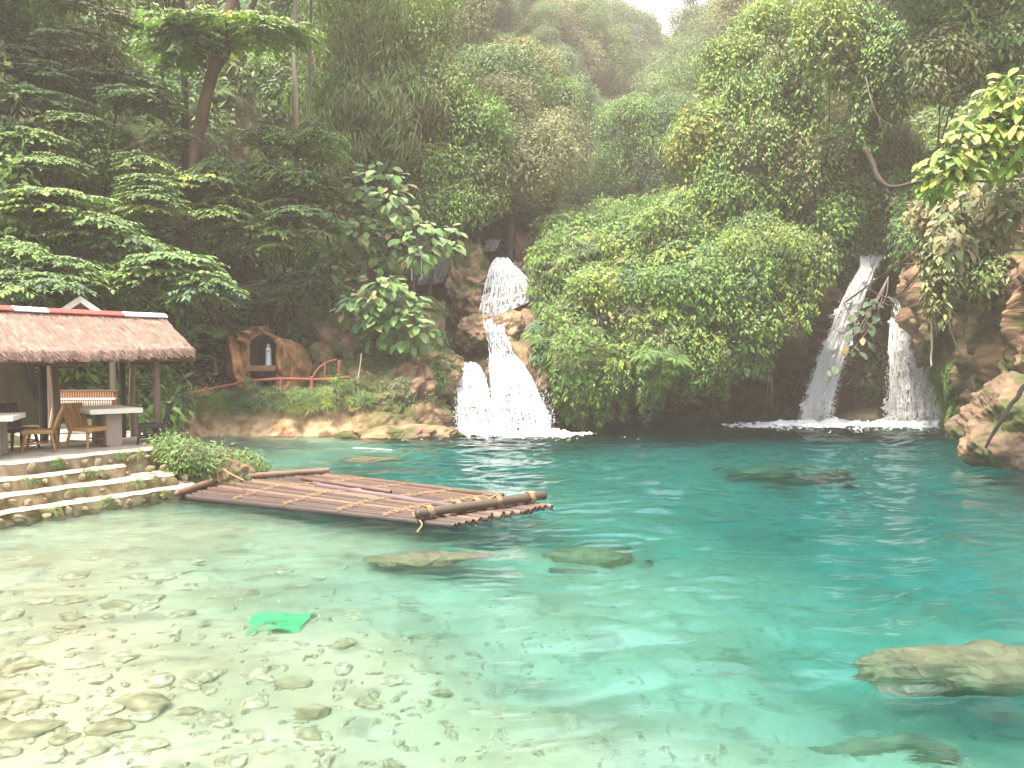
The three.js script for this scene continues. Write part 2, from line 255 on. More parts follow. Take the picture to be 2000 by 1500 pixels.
boulder(1690, 690, 34.5, [1.3, 2.2, 0.9], 'dark brown rock between the two right falls', { det: 34, col: rockCol(0.2, 0.1), mat: M.wetRock });
// ------------------------------------------------------------ water
const FALLS = [[0, 27.3], [12, 32.5], [15.6, 31.5]];
function wave(x, d) {
  let near = 0; for (const [a, b] of FALLS) near += Math.exp(-Math.hypot(x - a, d - b) / 11);
  const A = 0.25 + 0.3 * sst(-3, 3, x) + 3.4 * near, wx = x + 0.5 * n3(x * 0.35, d * 0.35, 2), wd = d + 0.5 * n3(x * 0.35, d * 0.35, 8);
  return A * (0.012 * n3(wx * 0.55, wd * 1.0, 0.3) + 0.009 * n3(wx * 1.3 + 7, wd * 2.3, 1.7) + 0.005 * n3(wx * 2.6, wd * 4.6, 5) + 0.0022 * n3(wx * 5.5, wd * 9, 9)) + 0.02 * sst(-1, 0.5, x) * sst(5, 3, x) * sst(10, 6, d) * n3(wx * 0.7, wd * 1.7, 12);
}
{
  const xs = [], ds = []; for (let x = -24; x <= 24.01; x += 0.12) xs.push(x); for (let d = 1; d < 40.01;) { ds.push(d); d += d < 14 ? 0.05 : 0.085; }
  const b = new GB(), nx = xs.length, nd = ds.length;
  for (const d of ds) for (const x of xs) { b.v(x, wave(x, d), -d); b.u.push(x / 1.6, d / 1.1); }
  for (let j = 0; j + 1 < nd; j++) for (let i = 0; i + 1 < nx; i++) b.q(j * nx + i, j * nx + i + 1, (j + 1) * nx + i + 1, (j + 1) * nx + i);
  const rim = []; for (let i = 0; i < nx; i++) rim.push(i); for (let j = 1; j < nd; j++) rim.push(j * nx + nx - 1); for (let i = nx - 2; i >= 0; i--) rim.push((nd - 1) * nx + i); for (let j = nd - 2; j > 0; j--) rim.push(j * nx);
  const low = rim.map((k) => { const q = b.v(b.p[k * 3], -7, b.p[k * 3 + 2]); b.u.push(0, 0); return q; });
  const mid = b.v(0, -7, -20); b.u.push(0, 0);
  rim.forEach((k, i) => { const n = (i + 1) % rim.length; b.q(rim[n], k, low[i], low[n]); b.t(low[n], low[i], mid); });
  const rip = tex(512, (u, v) => tfbmR(u, v), false);
  const wm = new THREE.MeshPhysicalMaterial({ color: 0xffffff, roughness: 0.06, transmission: 1, thickness: 2, ior: 1.33, attenuationColor: lin(0.5, 0.835, 0.885), attenuationDistance: 1.6, bumpMap: rip, bumpScale: 0.007 });
  mesh('water', b.geo(), wm).userData.kind = 'structure';
}
function tfbmR(u, v) { return 0.6 * fA(u, v) + 0.4 * fB(u, v * 2); }
// ------------------------------------------------------------ waterfalls
function waterfall(name, label, cols, opt) { // cols: rows of [leftPx, rightPx, py, d] from crest to foot
  const g = thing(name, label, 'waterfall'), rows = cols.map(([l, r, py, d, pyR]) => [at(l, py, d), at(r, pyR ?? py, d)]);
  const nr = rows.length, foot = rows[nr - 1][0].clone().lerp(rows[nr - 1][1], 0.5);
  const cL = new THREE.CatmullRomCurve3(rows.map((r) => r[0])), cR = new THREE.CatmullRomCurve3(rows.map((r) => r[1])), pt = (u, v) => cL.getPoint(clamp(v, 0, 1)).lerp(cR.getPoint(clamp(v, 0, 1)), u);
  const S = opt.seed || 0;
  if (opt.core !== 0) { // the solid body of the fall, ribbed along the flow
    const b = new GB(), nu = 60, nv = 90, u0 = opt.core?.[0] ?? 0.03, u1 = opt.core?.[1] ?? 0.97, rg = opt.rag || 1;
    for (const side of [0]) for (let j = 0; j <= nv; j++) for (let i = 0; i <= nu; i++) {
      const v = j / nv, eL = rg * (0.08 * n3(v * 5, S, 0) + 0.06 * n3(v * 16, S, 1) + 0.05 * n3(v * 34, S, 2)), eR = rg * (0.08 * n3(v * 5, S, 5) + 0.06 * n3(v * 16, S, 6) + 0.05 * n3(v * 34, S, 7)), u = lerp(u0 + eL, u1 + eR, i / nu), p = pt(u, v);
      const rib = 0.09 * n3(u * 16 + n3(v * 2.5, u * 3, S), v * 2.2, S) + 0.05 * n3(u * 42, v * 5 + S, 2) + (opt.rib || 0) * (n3(u * 3.5, v * 11 + S, 6) + 0.6 * n3(u * 7, v * 26, S)) + 0.025 * n3(u * 90, v * 16, S);
      p.z += side ? -0.14 : rib + 0.06 * Math.sin(i / nu * Math.PI); p.x += 0.02 * n3(u * 20, v * 14, S);
      b.v(p.x, p.y, p.z);
    }
    const w = nu + 1, o = w * (nv + 1); for (let j = 0; j < nv; j++) for (let i = 0; i < nu; i++) {
      if (j < 5 + 7 * n3(i * 0.35, S, 8) || n3(i / nu * 13 + S, j / nv * 2.6, 7) > 0.8) continue;
      if (opt.holes && n3(i / nu * 9 + S, j / nv * 1.7, 4) + 0.35 * n3(i / nu * 22, j / nv * 6, S) > opt.holes - 0.45 * (j / nv) * (opt.tear ?? 0)) continue;
      b.q(j * w + i, (j + 1) * w + i, (j + 1) * w + i + 1, j * w + i + 1); }
    mesh('curtain', b.geo(), M.fall, g);
  }
  { const b = new GB();
    for (let k = 0; k < opt.strands; k++) {
      const u = rnd() * 1.04 - 0.02, v0 = Math.pow(rnd(), 1.6) * 0.85, v1 = Math.min(1, v0 + rr(0.12, 0.5)), pts = [], sp = rr(-0.06, 0.06), lift = rr(0.02, 0.14), ph = rnd() * 20;
      for (let q = 0; q <= 5; q++) { const v = lerp(v0, v1, q / 5), p = pt(u + sp * (v - v0) + 0.015 * n3(v * 7, ph, 0), v); p.z += lift; p.x += 0.05 * n3(v * 5, ph, 3); pts.push(p); }
      const R = rr(0.004, 0.02) * (opt.thick || 1); tubeInto(b, pts, (t) => R * Math.max(0.08, Math.sin(Math.PI * Math.min(1, t * 0.9 + 0.1))), 4, null, 0.4);
    }
    const m = mesh('strands', b.geo(), M.fall, g); m.userData.kind = 'stuff'; }
  if (opt.drops) { const L = []; for (let k = 0; k < opt.drops; k++) { const low = rnd() < 0.55, v = low ? 1 - Math.pow(rnd(), 2) * 0.4 : Math.sqrt(rnd()), u = rnd() < 0.35 ? rr(-0.1, 0.15) : rnd() < 0.5 ? rr(0.85, 1.1) : rnd(); const p = pt(u, v); p.z += rr(0, 0.45); p.y += low ? rr(0, 0.5) : 0; p.x += rr(-0.12, 0.12); const s = rr(0.003, 0.009); L.push({ p, s: V(s, s * rr(1, 6), s), e: [0, rnd() * 3, rr(-0.3, 0.3)] }); }
    inst('droplets', new THREE.IcosahedronGeometry(1, 0), M.foam, L, g); }
  if (opt.foam) { const L = [], W = rows[nr - 1][0].distanceTo(rows[nr - 1][1]); for (let k = 0; k < opt.foam; k++) { const a = rnd() * 2 * Math.PI, q = Math.pow(rnd(), 0.8), p = foot.clone(); p.x += (rr(-0.5, 0.5) * W) + Math.cos(a) * q * (opt.spread || 1.2) * 1.3; p.z += Math.sin(a) * q * (opt.spread || 1.2) * 0.55 + 0.25; const far = rnd() < 0.2; if (far) { p.x += rr(-1.5, 1.5); p.z += Math.pow(rnd(), 1.5) * 2.2; } p.y = wave(p.x, -p.z) + rr(-0.01, 0.012); const s = far ? rr(0.008, 0.03) : rr(0.03, 0.2) * (1.25 - q); L.push({ p, s: V(s * rr(1, 2.2), s * (far ? 0.25 : rr(0.3, 1.1) * (1.3 - q)), s), e: [rr(-0.3, 0.3), rnd() * 6, rr(-0.3, 0.3)] }); }
    inst('foam', new THREE.IcosahedronGeometry(1, 1), M.foam, L, g); }
  return g;
}
const dummy = new THREE.Object3D();
function inst(name, geo, mat, L, parent = scene) { // L: [{p, s, e|q, c}]
  const m = new THREE.InstancedMesh(geo, mat, L.length); m.name = parent === scene ? uname(name) : name; m.userData.kind = 'stuff'; m.castShadow = m.receiveShadow = true;
  const c = new THREE.Color();
  L.forEach((l, i) => { dummy.position.copy(l.p); if (l.q) dummy.quaternion.copy(l.q); else dummy.rotation.set(...(l.e || [0, 0, 0])); if (l.s.isVector3) dummy.scale.copy(l.s); else dummy.scale.setScalar(l.s); dummy.updateMatrix(); m.setMatrixAt(i, dummy.matrix); if (l.c) m.setColorAt(i, c.setRGB(l.c[0], l.c[1], l.c[2])); });
  parent.add(m); return m;
}
waterfall('waterfall', 'wide white lower cascade, right lobe, pouring into the pool', [[958, 1000, 688, 29.3], [958, 1022, 715, 28.6], [962, 1048, 760, 28.0], [965, 1066, 805, 27.6], [962, 1074, 848, 27.3]], { strands: 620, drops: 1500, foam: 900, spread: 1.5, seed: 1, tear: 0.8, holes: 0.6, rib: 0.08, rag: 1.6 });
waterfall('waterfall', 'narrower left lobe of the lower cascade, torn into strands', [[884, 928, 706, 28.9], [888, 944, 730, 28.4], [896, 956, 775, 27.8], [898, 974, 815, 27.5], [900, 988, 850, 27.25]], { strands: 420, drops: 1300, foam: 600, spread: 1.2, seed: 8, holes: 0.5, tear: 1.2, rib: 0.08, rag: 1.6 });
waterfall('waterfall', 'fan-shaped upper fall sliding over a rock dome above the cascade', [[968, 992, 503, 33.1], [958, 1010, 525, 32.6], [948, 1034, 560, 32.2, 552], [941, 1043, 596, 31.9, 572], [938, 1040, 630, 31.6, 588]], { strands: 260, seed: 15, holes: 0.8, rag: 1.3 });
waterfall('waterfall', 'upper stream sliding down wet rock beside the sign', [[868, 898, 488, 34.4], [850, 885, 510, 34.1], [828, 872, 535, 33.8], [812, 862, 556, 33.6]], { strands: 260, seed: 21, holes: 0.3, rag: 3, rib: 0.12 });
waterfall('waterfall', 'small glimpse of stream at the crest above the upper fall', [[955, 978, 466, 36.5], [948, 972, 480, 36], [945, 965, 492, 35.6]], { strands: 90, seed: 24, rag: 3, holes: 0.4, rib: 0.1 });
waterfall('waterfall', 'thin veil trickling from the fan fall down to the lower cascade', [[942, 985, 622, 31.2], [948, 985, 645, 30.3], [954, 994, 670, 29.6], [957, 1004, 696, 28.9]], { strands: 240, core: [0.2, 0.8], seed: 28, thick: 0.5, holes: -0.15, rag: 1.8 });
waterfall('waterfall', 'slanting white fall leaping from the dark cleft on the right', [[1680, 1722, 498, 31.6], [1678, 1706, 525, 31.3], [1655, 1690, 565, 31.1], [1630, 1668, 625, 31], [1605, 1648, 690, 30.9], [1583, 1628, 755, 30.8], [1566, 1614, 822, 30.7]], { strands: 520, drops: 3800, foam: 1700, spread: 2.8, seed: 33, thick: 1.0, rag: 3.6, rib: 0.12 });
waterfall('waterfall', 'broad torn fall dropping beside the draped tufa cliff', [[1746, 1768, 592, 30.9], [1738, 1776, 640, 30.7], [1736, 1784, 680, 30.5], [1738, 1812, 725, 30.4], [1736, 1832, 775, 30.3], [1733, 1838, 830, 30.2]], { strands: 520, drops: 3200, foam: 1300, spread: 2.0, seed: 41, holes: 0.55, tear: 0.4, rag: 1.8, rib: 0.1 });
waterfall('waterfall', 'single thin thread of water hanging under the overhang', [[1500, 1504, 610, 33], [1500, 1505, 700, 33], [1500, 1506, 800, 33]], { strands: 26, core: 0, seed: 47, thick: 0.7 });

// ------------------------------------------------------------ foliage pieces
const up = V(0, 1, 0);
function leafInto(b, o, dir, nrm, L, W, c, full = false) { // one folded leaf from o along dir
  const s = dir.clone().cross(nrm).normalize(), n = s.clone().cross(dir).normalize();
  const P = (l, w, h) => { const q = o.clone().addScaledVector(dir, l * L).addScaledVector(s, w * W).addScaledVector(n, h * L); return b.v(q.x, q.y, q.z, c); };
  if (!full) { const a = P(0, 0, 0), l = P(0.45, -0.5, 0.05), m = P(0.5, 0, -0.03), r = P(0.45, 0.5, 0.05), t = P(1, 0, -0.16); b.t(a, m, l); b.t(a, r, m); b.t(l, m, t); b.t(m, r, t); return; }
  const a = P(0, 0, 0), l1 = P(0.25, -0.36, 0.05), m1 = P(0.25, 0, 0.0), r1 = P(0.25, 0.36, 0.05), l2 = P(0.55, -0.5, 0.02), m2 = P(0.56, 0, -0.04), r2 = P(0.55, 0.5, 0.02), l3 = P(0.82, -0.3, -0.07), m3 = P(0.82, 0, -0.1), r3 = P(0.82, 0.3, -0.07), t = P(1, 0, -0.2);
  b.t(a, m1, l1); b.t(a, r1, m1); b.q(l1, m1, m2, l2); b.q(m1, r1, r2, m2); b.q(l2, m2, m3, l3); b.q(m2, r2, r3, m3); b.t(l3, m3, t); b.t(m3, r3, t);
}
const rdir = () => { const z = rr(-1, 1), a = rr(0, 6.283), r = Math.sqrt(1 - z * z); return V(r * Math.cos(a), z, r * Math.sin(a)); };
const lv = (v = 0.3) => { const k = 1 + rr(-v, v), y = rr(-0.12, 0.16); return [k * (1 + y), k, k * (1 - y)]; };
const TW = [0.75, 0.5, 0.4];
function plate(R, twigs, per, L, W, droop = 0.2) { // flat layered spray of twigs
  const b = new GB();
  for (let k = 0; k < twigs; k++) {
    const a = k / twigs * 6.283 + rr(-0.3, 0.3), dx = Math.cos(a), dz = Math.sin(a), len = R * rr(0.65, 1.1), rise = rr(-0.05, 0.22), pts = [];
    for (let q = 0; q <= per; q++) { const t = q / per; pts.push(V(dx * len * t, rise * len * t - droop * len * t * t + 0.02, dz * len * t)); }
    tubeInto(b, [pts[0], pts[per >> 1], pts[per]], [0.012, 0.003], 3, TW);
    for (let q = 1; q <= per; q++) for (const s of [-1, 1]) {
      if (rnd() < 0.12) continue;
      const d = V(dx, -0.2 * (q / per) - rr(-0.1, 0.4), dz).addScaledVector(V(-dz, 0, dx), s * rr(0.5, 1.2)).normalize();
      leafInto(b, pts[q], d, up.clone().add(rdir().multiplyScalar(0.4)), L * rr(0.7, 1.15), W * rr(0.8, 1.15), lv());
    }
  }
  return b.geo();
}
function puff(R, n, L, W, hang = 0.6) { // loose ball of leaves
  const b = new GB(); for (let k = 0; k < n; k++) { const d = rdir(), o = d.clone().multiplyScalar(R * Math.cbrt(rr(0.1, 1))); o.y *= 0.75; const q = d.clone().multiplyScalar(0.7).add(rdir().multiplyScalar(0.6)); q.y -= hang; q.normalize(); leafInto(b, o, q, up.clone().add(d).add(rdir().multiplyScalar(0.7)), L * rr(0.7, 1.2), W * rr(0.8, 1.2), lv()); } return b.geo();
}
function vine(len, n, L, W) { // hanging strand
  const b = new GB(), sw = rr(-0.2, 0.2), P = (t) => V(sw * t * t + 0.06 * Math.sin(t * 9), -len * t, 0.12 * Math.sin(t * 3.1)); tubeInto(b, [P(0), P(0.3), P(0.6), P(1)], [0.012, 0.004], 3, TW);
  for (let k = 0; k < n; k++) { const t = Math.pow(rnd(), 0.8), a = rnd() * 6.283, d = V(Math.cos(a), -rr(0.3, 1.3), Math.sin(a)).normalize(), o = P(t).add(V(Math.cos(a), 0.2, Math.sin(a)).multiplyScalar(rr(0, 0.16))); leafInto(b, o, d, V(Math.cos(a), 0.9, Math.sin(a)), L * rr(0.7, 1.2), W * rr(0.8, 1.2), lv()); } return b.geo();
}
function fern(R, fr) {
  const b = new GB(); for (let k = 0; k < fr; k++) { const a = k / fr * 6.283 + rr(-0.3, 0.3), dx = Math.cos(a), dz = Math.sin(a), len = R * rr(0.7, 1.1), c = lv(0.2), P = (t) => V(dx * len * t, len * (0.75 * t - 0.95 * t * t), dz * len * t);
    for (let q = 2; q <= 13; q++) for (const s of [-1, 1]) { const t = q / 13, d = V(dx * 0.5, -0.25, dz * 0.5).addScaledVector(V(-dz, 0, dx), s).normalize(); leafInto(b, P(t), d, up, len * 0.34 * Math.sin(Math.PI * (0.12 + 0.86 * t)) + 0.01, len * 0.075, c); } } return b.geo();
}
function tuft(h, n) { const b = new GB(); for (let k = 0; k < n; k++) { const a = rnd() * 6.283, le = rr(0.25, 0.9) * h, hh = h * rr(0.6, 1.1), w = h * 0.028, c = lv(0.25), o = V(rr(-0.1, 0.1) * h, 0, rr(-0.1, 0.1) * h); let p0 = null; for (let q = 0; q <= 4; q++) { const t = q / 4, x = o.x + Math.cos(a) * le * t * t, z = o.z + Math.sin(a) * le * t * t, y = hh * (t - 0.55 * t * t * t), ww = w * (1 - t) + 0.001, l = b.v(x - Math.sin(a) * ww, y, z + Math.cos(a) * ww, c), r = b.v(x + Math.sin(a) * ww, y, z - Math.cos(a) * ww, c); if (p0) b.q(p0[0], p0[1], r, l); p0 = [l, r]; } } return b.geo(); }
function twigs(R, n) { const b = new GB(); for (let k = 0; k < n; k++) { const d = rdir(), o = rdir().multiplyScalar(R * 0.4), L = R * rr(0.5, 1.2); tubeInto(b, [o, o.clone().addScaledVector(d, L * 0.5).add(V(0, -0.05, 0)), o.clone().addScaledVector(d, L).add(rdir().multiplyScalar(0.15 * L))], [0.012, 0.003], 3, [1, 1, 1]); } return b.geo(); }
const K = 3, many = (f) => Array.from({ length: K }, f);
const PROTO = {
  plate: many(() => plate(0.85, 7, 6, 0.24, 0.1)), plateBig: many(() => plate(1.0, 7, 6, 0.3, 0.14)), star: many(() => plate(0.8, 7, 6, 0.3, 0.075, 0.5)),
  puff: many(() => puff(0.7, 62, 0.27, 0.115)), puffFine: many(() => puff(0.8, 85, 0.2, 0.08)), puffFar: many(() => puff(1.25, 170, 0.26, 0.13)), bamboo: many(() => puff(0.85, 70, 0.42, 0.05, 1.2)),
  vine: many(() => vine(1.9, 46, 0.31, 0.14)), vineBig: many(() => vine(1.6, 34, 0.38, 0.18)), fern: many(() => fern(0.75, 9)), tuft: many(() => tuft(0.8, 22)), twigs: many(() => twigs(0.8, 14)),
};
// leaf colours (linear)
const C = { deep: [0.06, 0.14, 0.03], mid: [0.08, 0.19, 0.03], fresh: [0.14, 0.28, 0.035], lime: [0.27, 0.38, 0.04], blue: [0.055, 0.15, 0.065], olive: [0.15, 0.18, 0.045], dry: [0.32, 0.24, 0.12], pale: [0.22, 0.28, 0.1], gold: [0.33, 0.3, 0.06] };
const pick = (...cs) => { const c = cs[Math.floor(rnd() * cs.length)], k = rr(0.75, 1.25); return [c[0] * k, c[1] * k, c[2] * k]; };
const splitInst = (name, kind, L, parent) => { for (let k = 0; k < K; k++) { const S = L.filter((_, i) => i % K === k); if (S.length) inst(name, PROTO[kind][k], M.leaf, S, parent); } };
const qn = (n, tilt = 0.6) => { const y = up.clone().lerp(n, tilt).normalize(); return new THREE.Quaternion().setFromUnitVectors(up, y).multiply(new THREE.Quaternion().setFromAxisAngle(up, rnd() * 6.283)); };

// trees and shrubs: trunk with limbs, crown of sprays in layered clumps
const BARK = { brown: [0.14, 0.085, 0.06], grey: [0.2, 0.17, 0.15], pale: [0.38, 0.33, 0.27], dark: [0.05, 0.038, 0.035] };
function tree(name, label, o) { // o: trunk points, radii, clumps [{c, r:[rx,ry,rz], n, kind, cols}]
  const g = thing(name, label, o.category || 'tree', o.group);
  const base = o.trunk[0]; g.position.copy(base);
  const b = new GB(), bc = BARK[o.bark || 'brown'], col = (p) => { const k = 0.75 + 0.6 * fbm(p.x * 3, p.y * 1.2, p.z * 3, 3) + 0.2 * n3(p.x * 9, p.y * 3, p.z * 9); return [bc[0] * k, bc[1] * k, bc[2] * k]; };
  const loc = (p) => p.clone().sub(base), tr = o.trunk.map(loc);
  tubeInto(b, tr, [o.r, o.r * (o.taper ?? 0.35)], 9, col, 0.18);
  const tip = tr[tr.length - 1], curve = new THREE.CatmullRomCurve3(tr.length > 2 ? tr : [tr[0], tr[0].clone().lerp(tr[1], 0.5), tr[1]]);
  for (const cl of o.clumps) { const c = loc(cl.c), s = curve.getPoint(cl.from ?? rr(0.55, 0.9)), m = s.clone().lerp(c, 0.5).add(V(0, -0.12 * s.distanceTo(c), 0)); tubeInto(b, [s, m, c], [o.r * 0.35, 0.012], 5, col, 0.15);
    for (let k = 0; k < (cl.limbs ?? 4); k++) { const e = c.clone().add(V(rr(-1, 1) * cl.r[0], rr(-0.2, 0.6) * cl.r[1], rr(-1, 1) * cl.r[2])); tubeInto(b, [m, m.clone().lerp(e, 0.5).add(V(0, 0.1, 0)), e], [o.r * 0.18 + 0.006, 0.006], 4, col); } }
  mesh('trunk', b.geo(), M.bark, g);
  const by = {};
  for (const cl of o.clumps) for (let k = 0; k < cl.n; k++) {
    const d = rdir(), q = Math.cbrt(rr(0.25, 1)); if (d.y < 0 && rnd() < 0.45) d.y *= -1;
    const c = loc(cl.c).add(V(d.x * q * cl.r[0], d.y * q * cl.r[1], d.z * q * cl.r[2])), S = (cl.s || 1) * rr(0.75, 1.2);
    (by[cl.kind] ??= []).push({ p: c, q: qn(d, cl.tilt ?? 0.3), s: S, c: pick(...cl.cols) });
  }
  for (const k in by) splitInst('crown', k, by[k], g);
  return g;
}
const foot = (px, d, dy = -0.3) => { const x = (px - 1000) / F * d; return V(x, H(x, d) + dy, -d); };
function root(x, d, top, drop) { let q = d; for (let k = 0; k < 60; k++) { if (shoreDist(x, q) > 0.8 && H(x, q) > Math.min(top.y - drop, 3)) break; q += 0.3; } return V(x, Math.min(H(x, q), top.y - 0.4) - 0.2, -q); }
const cl = (px, py, d, w, h, n, kind, cols, o = {}) => ({ c: at(px, py, d), r: [w / 2 / F * d, h / 2 / F * d, (o.deep ?? 0.7) * w / 2 / F * d], n, kind, cols, ...o });
const G1 = [C.mid, C.fresh, C.fresh, C.blue], G2 = [C.mid, C.fresh, C.fresh], G3 = [C.fresh, C.lime, C.mid], G4 = G1, G5 = [C.olive, C.fresh, C.pale], G6 = [C.pale, C.lime, C.fresh], GD = [C.dry, C.pale, C.olive];

// --- forest wall behind the hut and grotto
tree('leaning_tree', 'leaning red-brown trunk with a bright flat canopy high above the grotto', { trunk: [at(352, 505, 28), at(372, 440, 27.6), at(380, 380, 27.2), at(382, 300, 27), at(398, 215, 26.8), at(425, 100, 26.6), at(455, 0, 26.6), at(480, -110, 26.8)], r: 0.27, taper: 0.5, clumps: [cl(460, 62, 25.6, 260, 34, 46, 'plateBig', G3, { from: 0.72, s: 0.8, tilt: 0.12 }), cl(360, 75, 26, 90, 30, 20, 'plateBig', G2, { from: 0.7 }), cl(540, -140, 27, 260, 80, 24, 'plate', G1), cl(400, -190, 27, 260, 80, 24, 'plate', G1)] });
tree('slender_tree', 'slender pale trunk standing among the dark forest, the left of two', { trunk: [at(580, 330, 29), at(578, 200, 28.5), at(574, 100, 28.5), at(580, -60, 28.5)], r: 0.09, taper: 0.7, bark: 'pale', clumps: [cl(590, -110, 28.5, 200, 80, 22, 'puff', G1)] });
tree('slender_tree', 'thin grey trunk standing among the dark forest, the right of two', { trunk: [at(602, 340, 29.5), at(604, 200, 29.3), at(606, 60, 29), at(612, -70, 29)], r: 0.06, taper: 0.7, bark: 'grey', clumps: [cl(650, -120, 29, 180, 80, 22, 'puff', G1)] });
tree('forest_tree', 'dim trunk with dark leaves left of the leaning tree', { trunk: [at(366, 420, 29.5), at(362, 250, 29.3), at(358, 60, 29), at(350, -90, 29)], r: 0.15, bark: 'dark', taper: 0.6, clumps: [cl(300, -110, 29, 260, 90, 26, 'puff', G4)] });
const TL = [ // label, trunk foot px, d, clumps [px, py, w, h, n, kind, colours]
  ['layered tree with pale green tiers at the upper left, below the dark corner', 180, 27.5, [[235, 165, 190, 60, 60, 'plateBig', G2], [150, 95, 180, 70, 55, 'plate', G5], [270, 200, 150, 40, 35, 'plateBig', G3], [190, 30, 190, 70, 50, 'plate', G5]]],
  ['dark leafy tree at the left edge, level with the layered tree', 40, 26.5, [[60, 150, 170, 60, 55, 'plate', G1], [70, 200, 190, 40, 40, 'plate', G2], [-60, 180, 160, 90, 50, 'plate', G1], [30, 110, 120, 40, 30, 'plate', G1]]],
  ['tall dim tree filling the top left corner', -60, 28.5, [[0, 30, 260, 90, 80, 'puff', G4], [60, -50, 300, 100, 80, 'puff', G4], [130, -70, 260, 90, 70, 'puff', G4]]],
  ['blue-green tree at the left edge above the hut roof', 30, 24.5, [[40, 280, 140, 70, 60, 'plate', G2], [90, 320, 120, 40, 35, 'plate', G2], [10, 340, 120, 60, 40, 'plate', G1], [-70, 300, 120, 100, 40, 'plate', G1]]],
  ['round-leaved tree behind the blue-green tree', 150, 26, [[155, 290, 130, 100, 70, 'puff', G1], [140, 245, 110, 50, 35, 'plate', G5], [110, 360, 90, 60, 30, 'puff', G4]]],
  ['tree with a bright drooping tier above the hut gable', 110, 23.5, [[100, 395, 170, 45, 50, 'plateBig', G3], [30, 425, 110, 70, 45, 'plate', G2], [180, 440, 110, 50, 40, 'plateBig', G3], [240, 480, 100, 40, 35, 'plateBig', G3]]],
  ['tree with narrow yellow-green tiers left of the leaning trunk', 290, 25.5, [[265, 320, 90, 40, 30, 'plate', G3], [290, 365, 80, 50, 30, 'plate', G2], [265, 415, 100, 34, 30, 'plateBig', G3], [300, 395, 90, 40, 28, 'plate', G3]]],
  ['small tree with lime tiers in front of the leaning trunk', 385, 27.2, [[380, 360, 130, 40, 45, 'plateBig', G3], [345, 270, 80, 40, 26, 'plate', G3], [430, 330, 80, 60, 30, 'star', G3], [440, 400, 80, 30, 24, 'plateBig', G3]]],
  ['tree with fan-shaped bright sprays right of the leaning trunk', 530, 27.4, [[525, 275, 90, 60, 34, 'star', G2], [505, 330, 80, 60, 26, 'star', G2], [545, 340, 110, 40, 30, 'star', G3], [620, 270, 80, 60, 34, 'star', G2]]],
  ['tree with stepped pale tiers left of the bamboo thicket', 610, 28, [[615, 300, 90, 60, 40, 'star', G6], [600, 350, 100, 50, 40, 'plate', G2], [560, 400, 140, 60, 55, 'plate', G5], [640, 390, 90, 60, 40, 'plate', G2]]],
  ['low tree with lime leaves between leaning trunk and big-leaved shrub', 520, 27, [[470, 450, 120, 40, 45, 'plateBig', G3], [540, 465, 150, 50, 60, 'plate', G2], [595, 430, 120, 60, 45, 'plate', G2], [440, 420, 70, 40, 24, 'plate', G3]]],
  ['bush with a long arching bright tier right of the white gable', 330, 22.5, [[340, 515, 130, 40, 45, 'plateBig', G2], [300, 545, 120, 40, 40, 'plateBig', G3], [220, 550, 110, 26, 30, 'plateBig', G2], [390, 560, 110, 60, 45, 'plate', G4]]],
  ['dark shrub hanging behind the hut ridge at far left', 40, 21, [[50, 560, 160, 60, 60, 'plate', G1], [20, 500, 130, 70, 50, 'plate', G2], [120, 530, 110, 60, 45, 'plate', G1], [-60, 540, 120, 90, 50, 'plate', G1]]],
  ['shrub with pointed bright leaves above the thatched roof end', 390, 28.8, [[395, 600, 90, 50, 34, 'star', G2], [400, 650, 80, 50, 28, 'plate', G3], [365, 680, 70, 50, 24, 'plate', G2], [330, 590, 120, 60, 40, 'plate', G4]]],
  ['dark shrub with lime sprigs above the grotto arch', 510, 29.4, [[480, 590, 130, 70, 60, 'plate', G1], [545, 575, 110, 60, 45, 'plate', G2], [450, 640, 70, 50, 24, 'plate', G3], [600, 560, 110, 60, 45, 'plate', G1]]],
  ['fine-leaved shrub between leaning trunk and lime tree', 480, 27.8, [[500, 385, 130, 60, 60, 'puffFine', G5], [470, 370, 60, 60, 22, 'twigs', [BARK.pale]], [420, 290, 80, 50, 26, 'twigs', [[0.3, 0.2, 0.14]]]]],
  ['dark understorey tree behind the lime tiers', 430, 31, [[420, 480, 200, 120, 90, 'puff', G4], [300, 470, 160, 100, 60, 'puff', G4], [200, 420, 160, 120, 60, 'puff', G4], [560, 500, 160, 80, 60, 'puff', G4]]],
];
for (const [label, px, d, cs] of TL) { const top = at(cs[0][0], cs[0][1], d + 0.3), f = root((px - 1000) / F * d, d + 0.8, top, 3.5); tree('forest_tree', label, { trunk: [f, f.clone().lerp(top, 0.5).add(V(rr(-0.3, 0.3), 0.2, 0.1)), top], r: 0.07, bark: 'dark', clumps: cs.map(([a, b, w, h, n, k, c]) => cl(a, b, d + rr(-0.7, 0.7), w, h, Math.round(n * 0.5), k, c, { s: 0.8, from: rr(0.4, 1), tilt: 0.18 })), group: 'forest trees behind the hut and grotto' }); }
// --- canopy of the same forest, higher up the slope above the picture
for (const [px, py, d, w, h, n] of [[-120, -190, 25, 420, 90, 70], [-420, -250, 24, 420, 110, 60]]) { const top = at(px, py, d), f = root(top.x - 0.6, d + 2, top, 7); tree('canopy_tree', 'tall tree whose canopy spreads above the top left of the view', { trunk: [f, f.clone().lerp(top, 0.5), top], r: 0.2, bark: 'dark', clumps: [cl(px, py, d, w, h, n, 'plateBig', G1, { s: 1.25, tilt: 0.15 })], group: 'canopy trees above the view' }); }
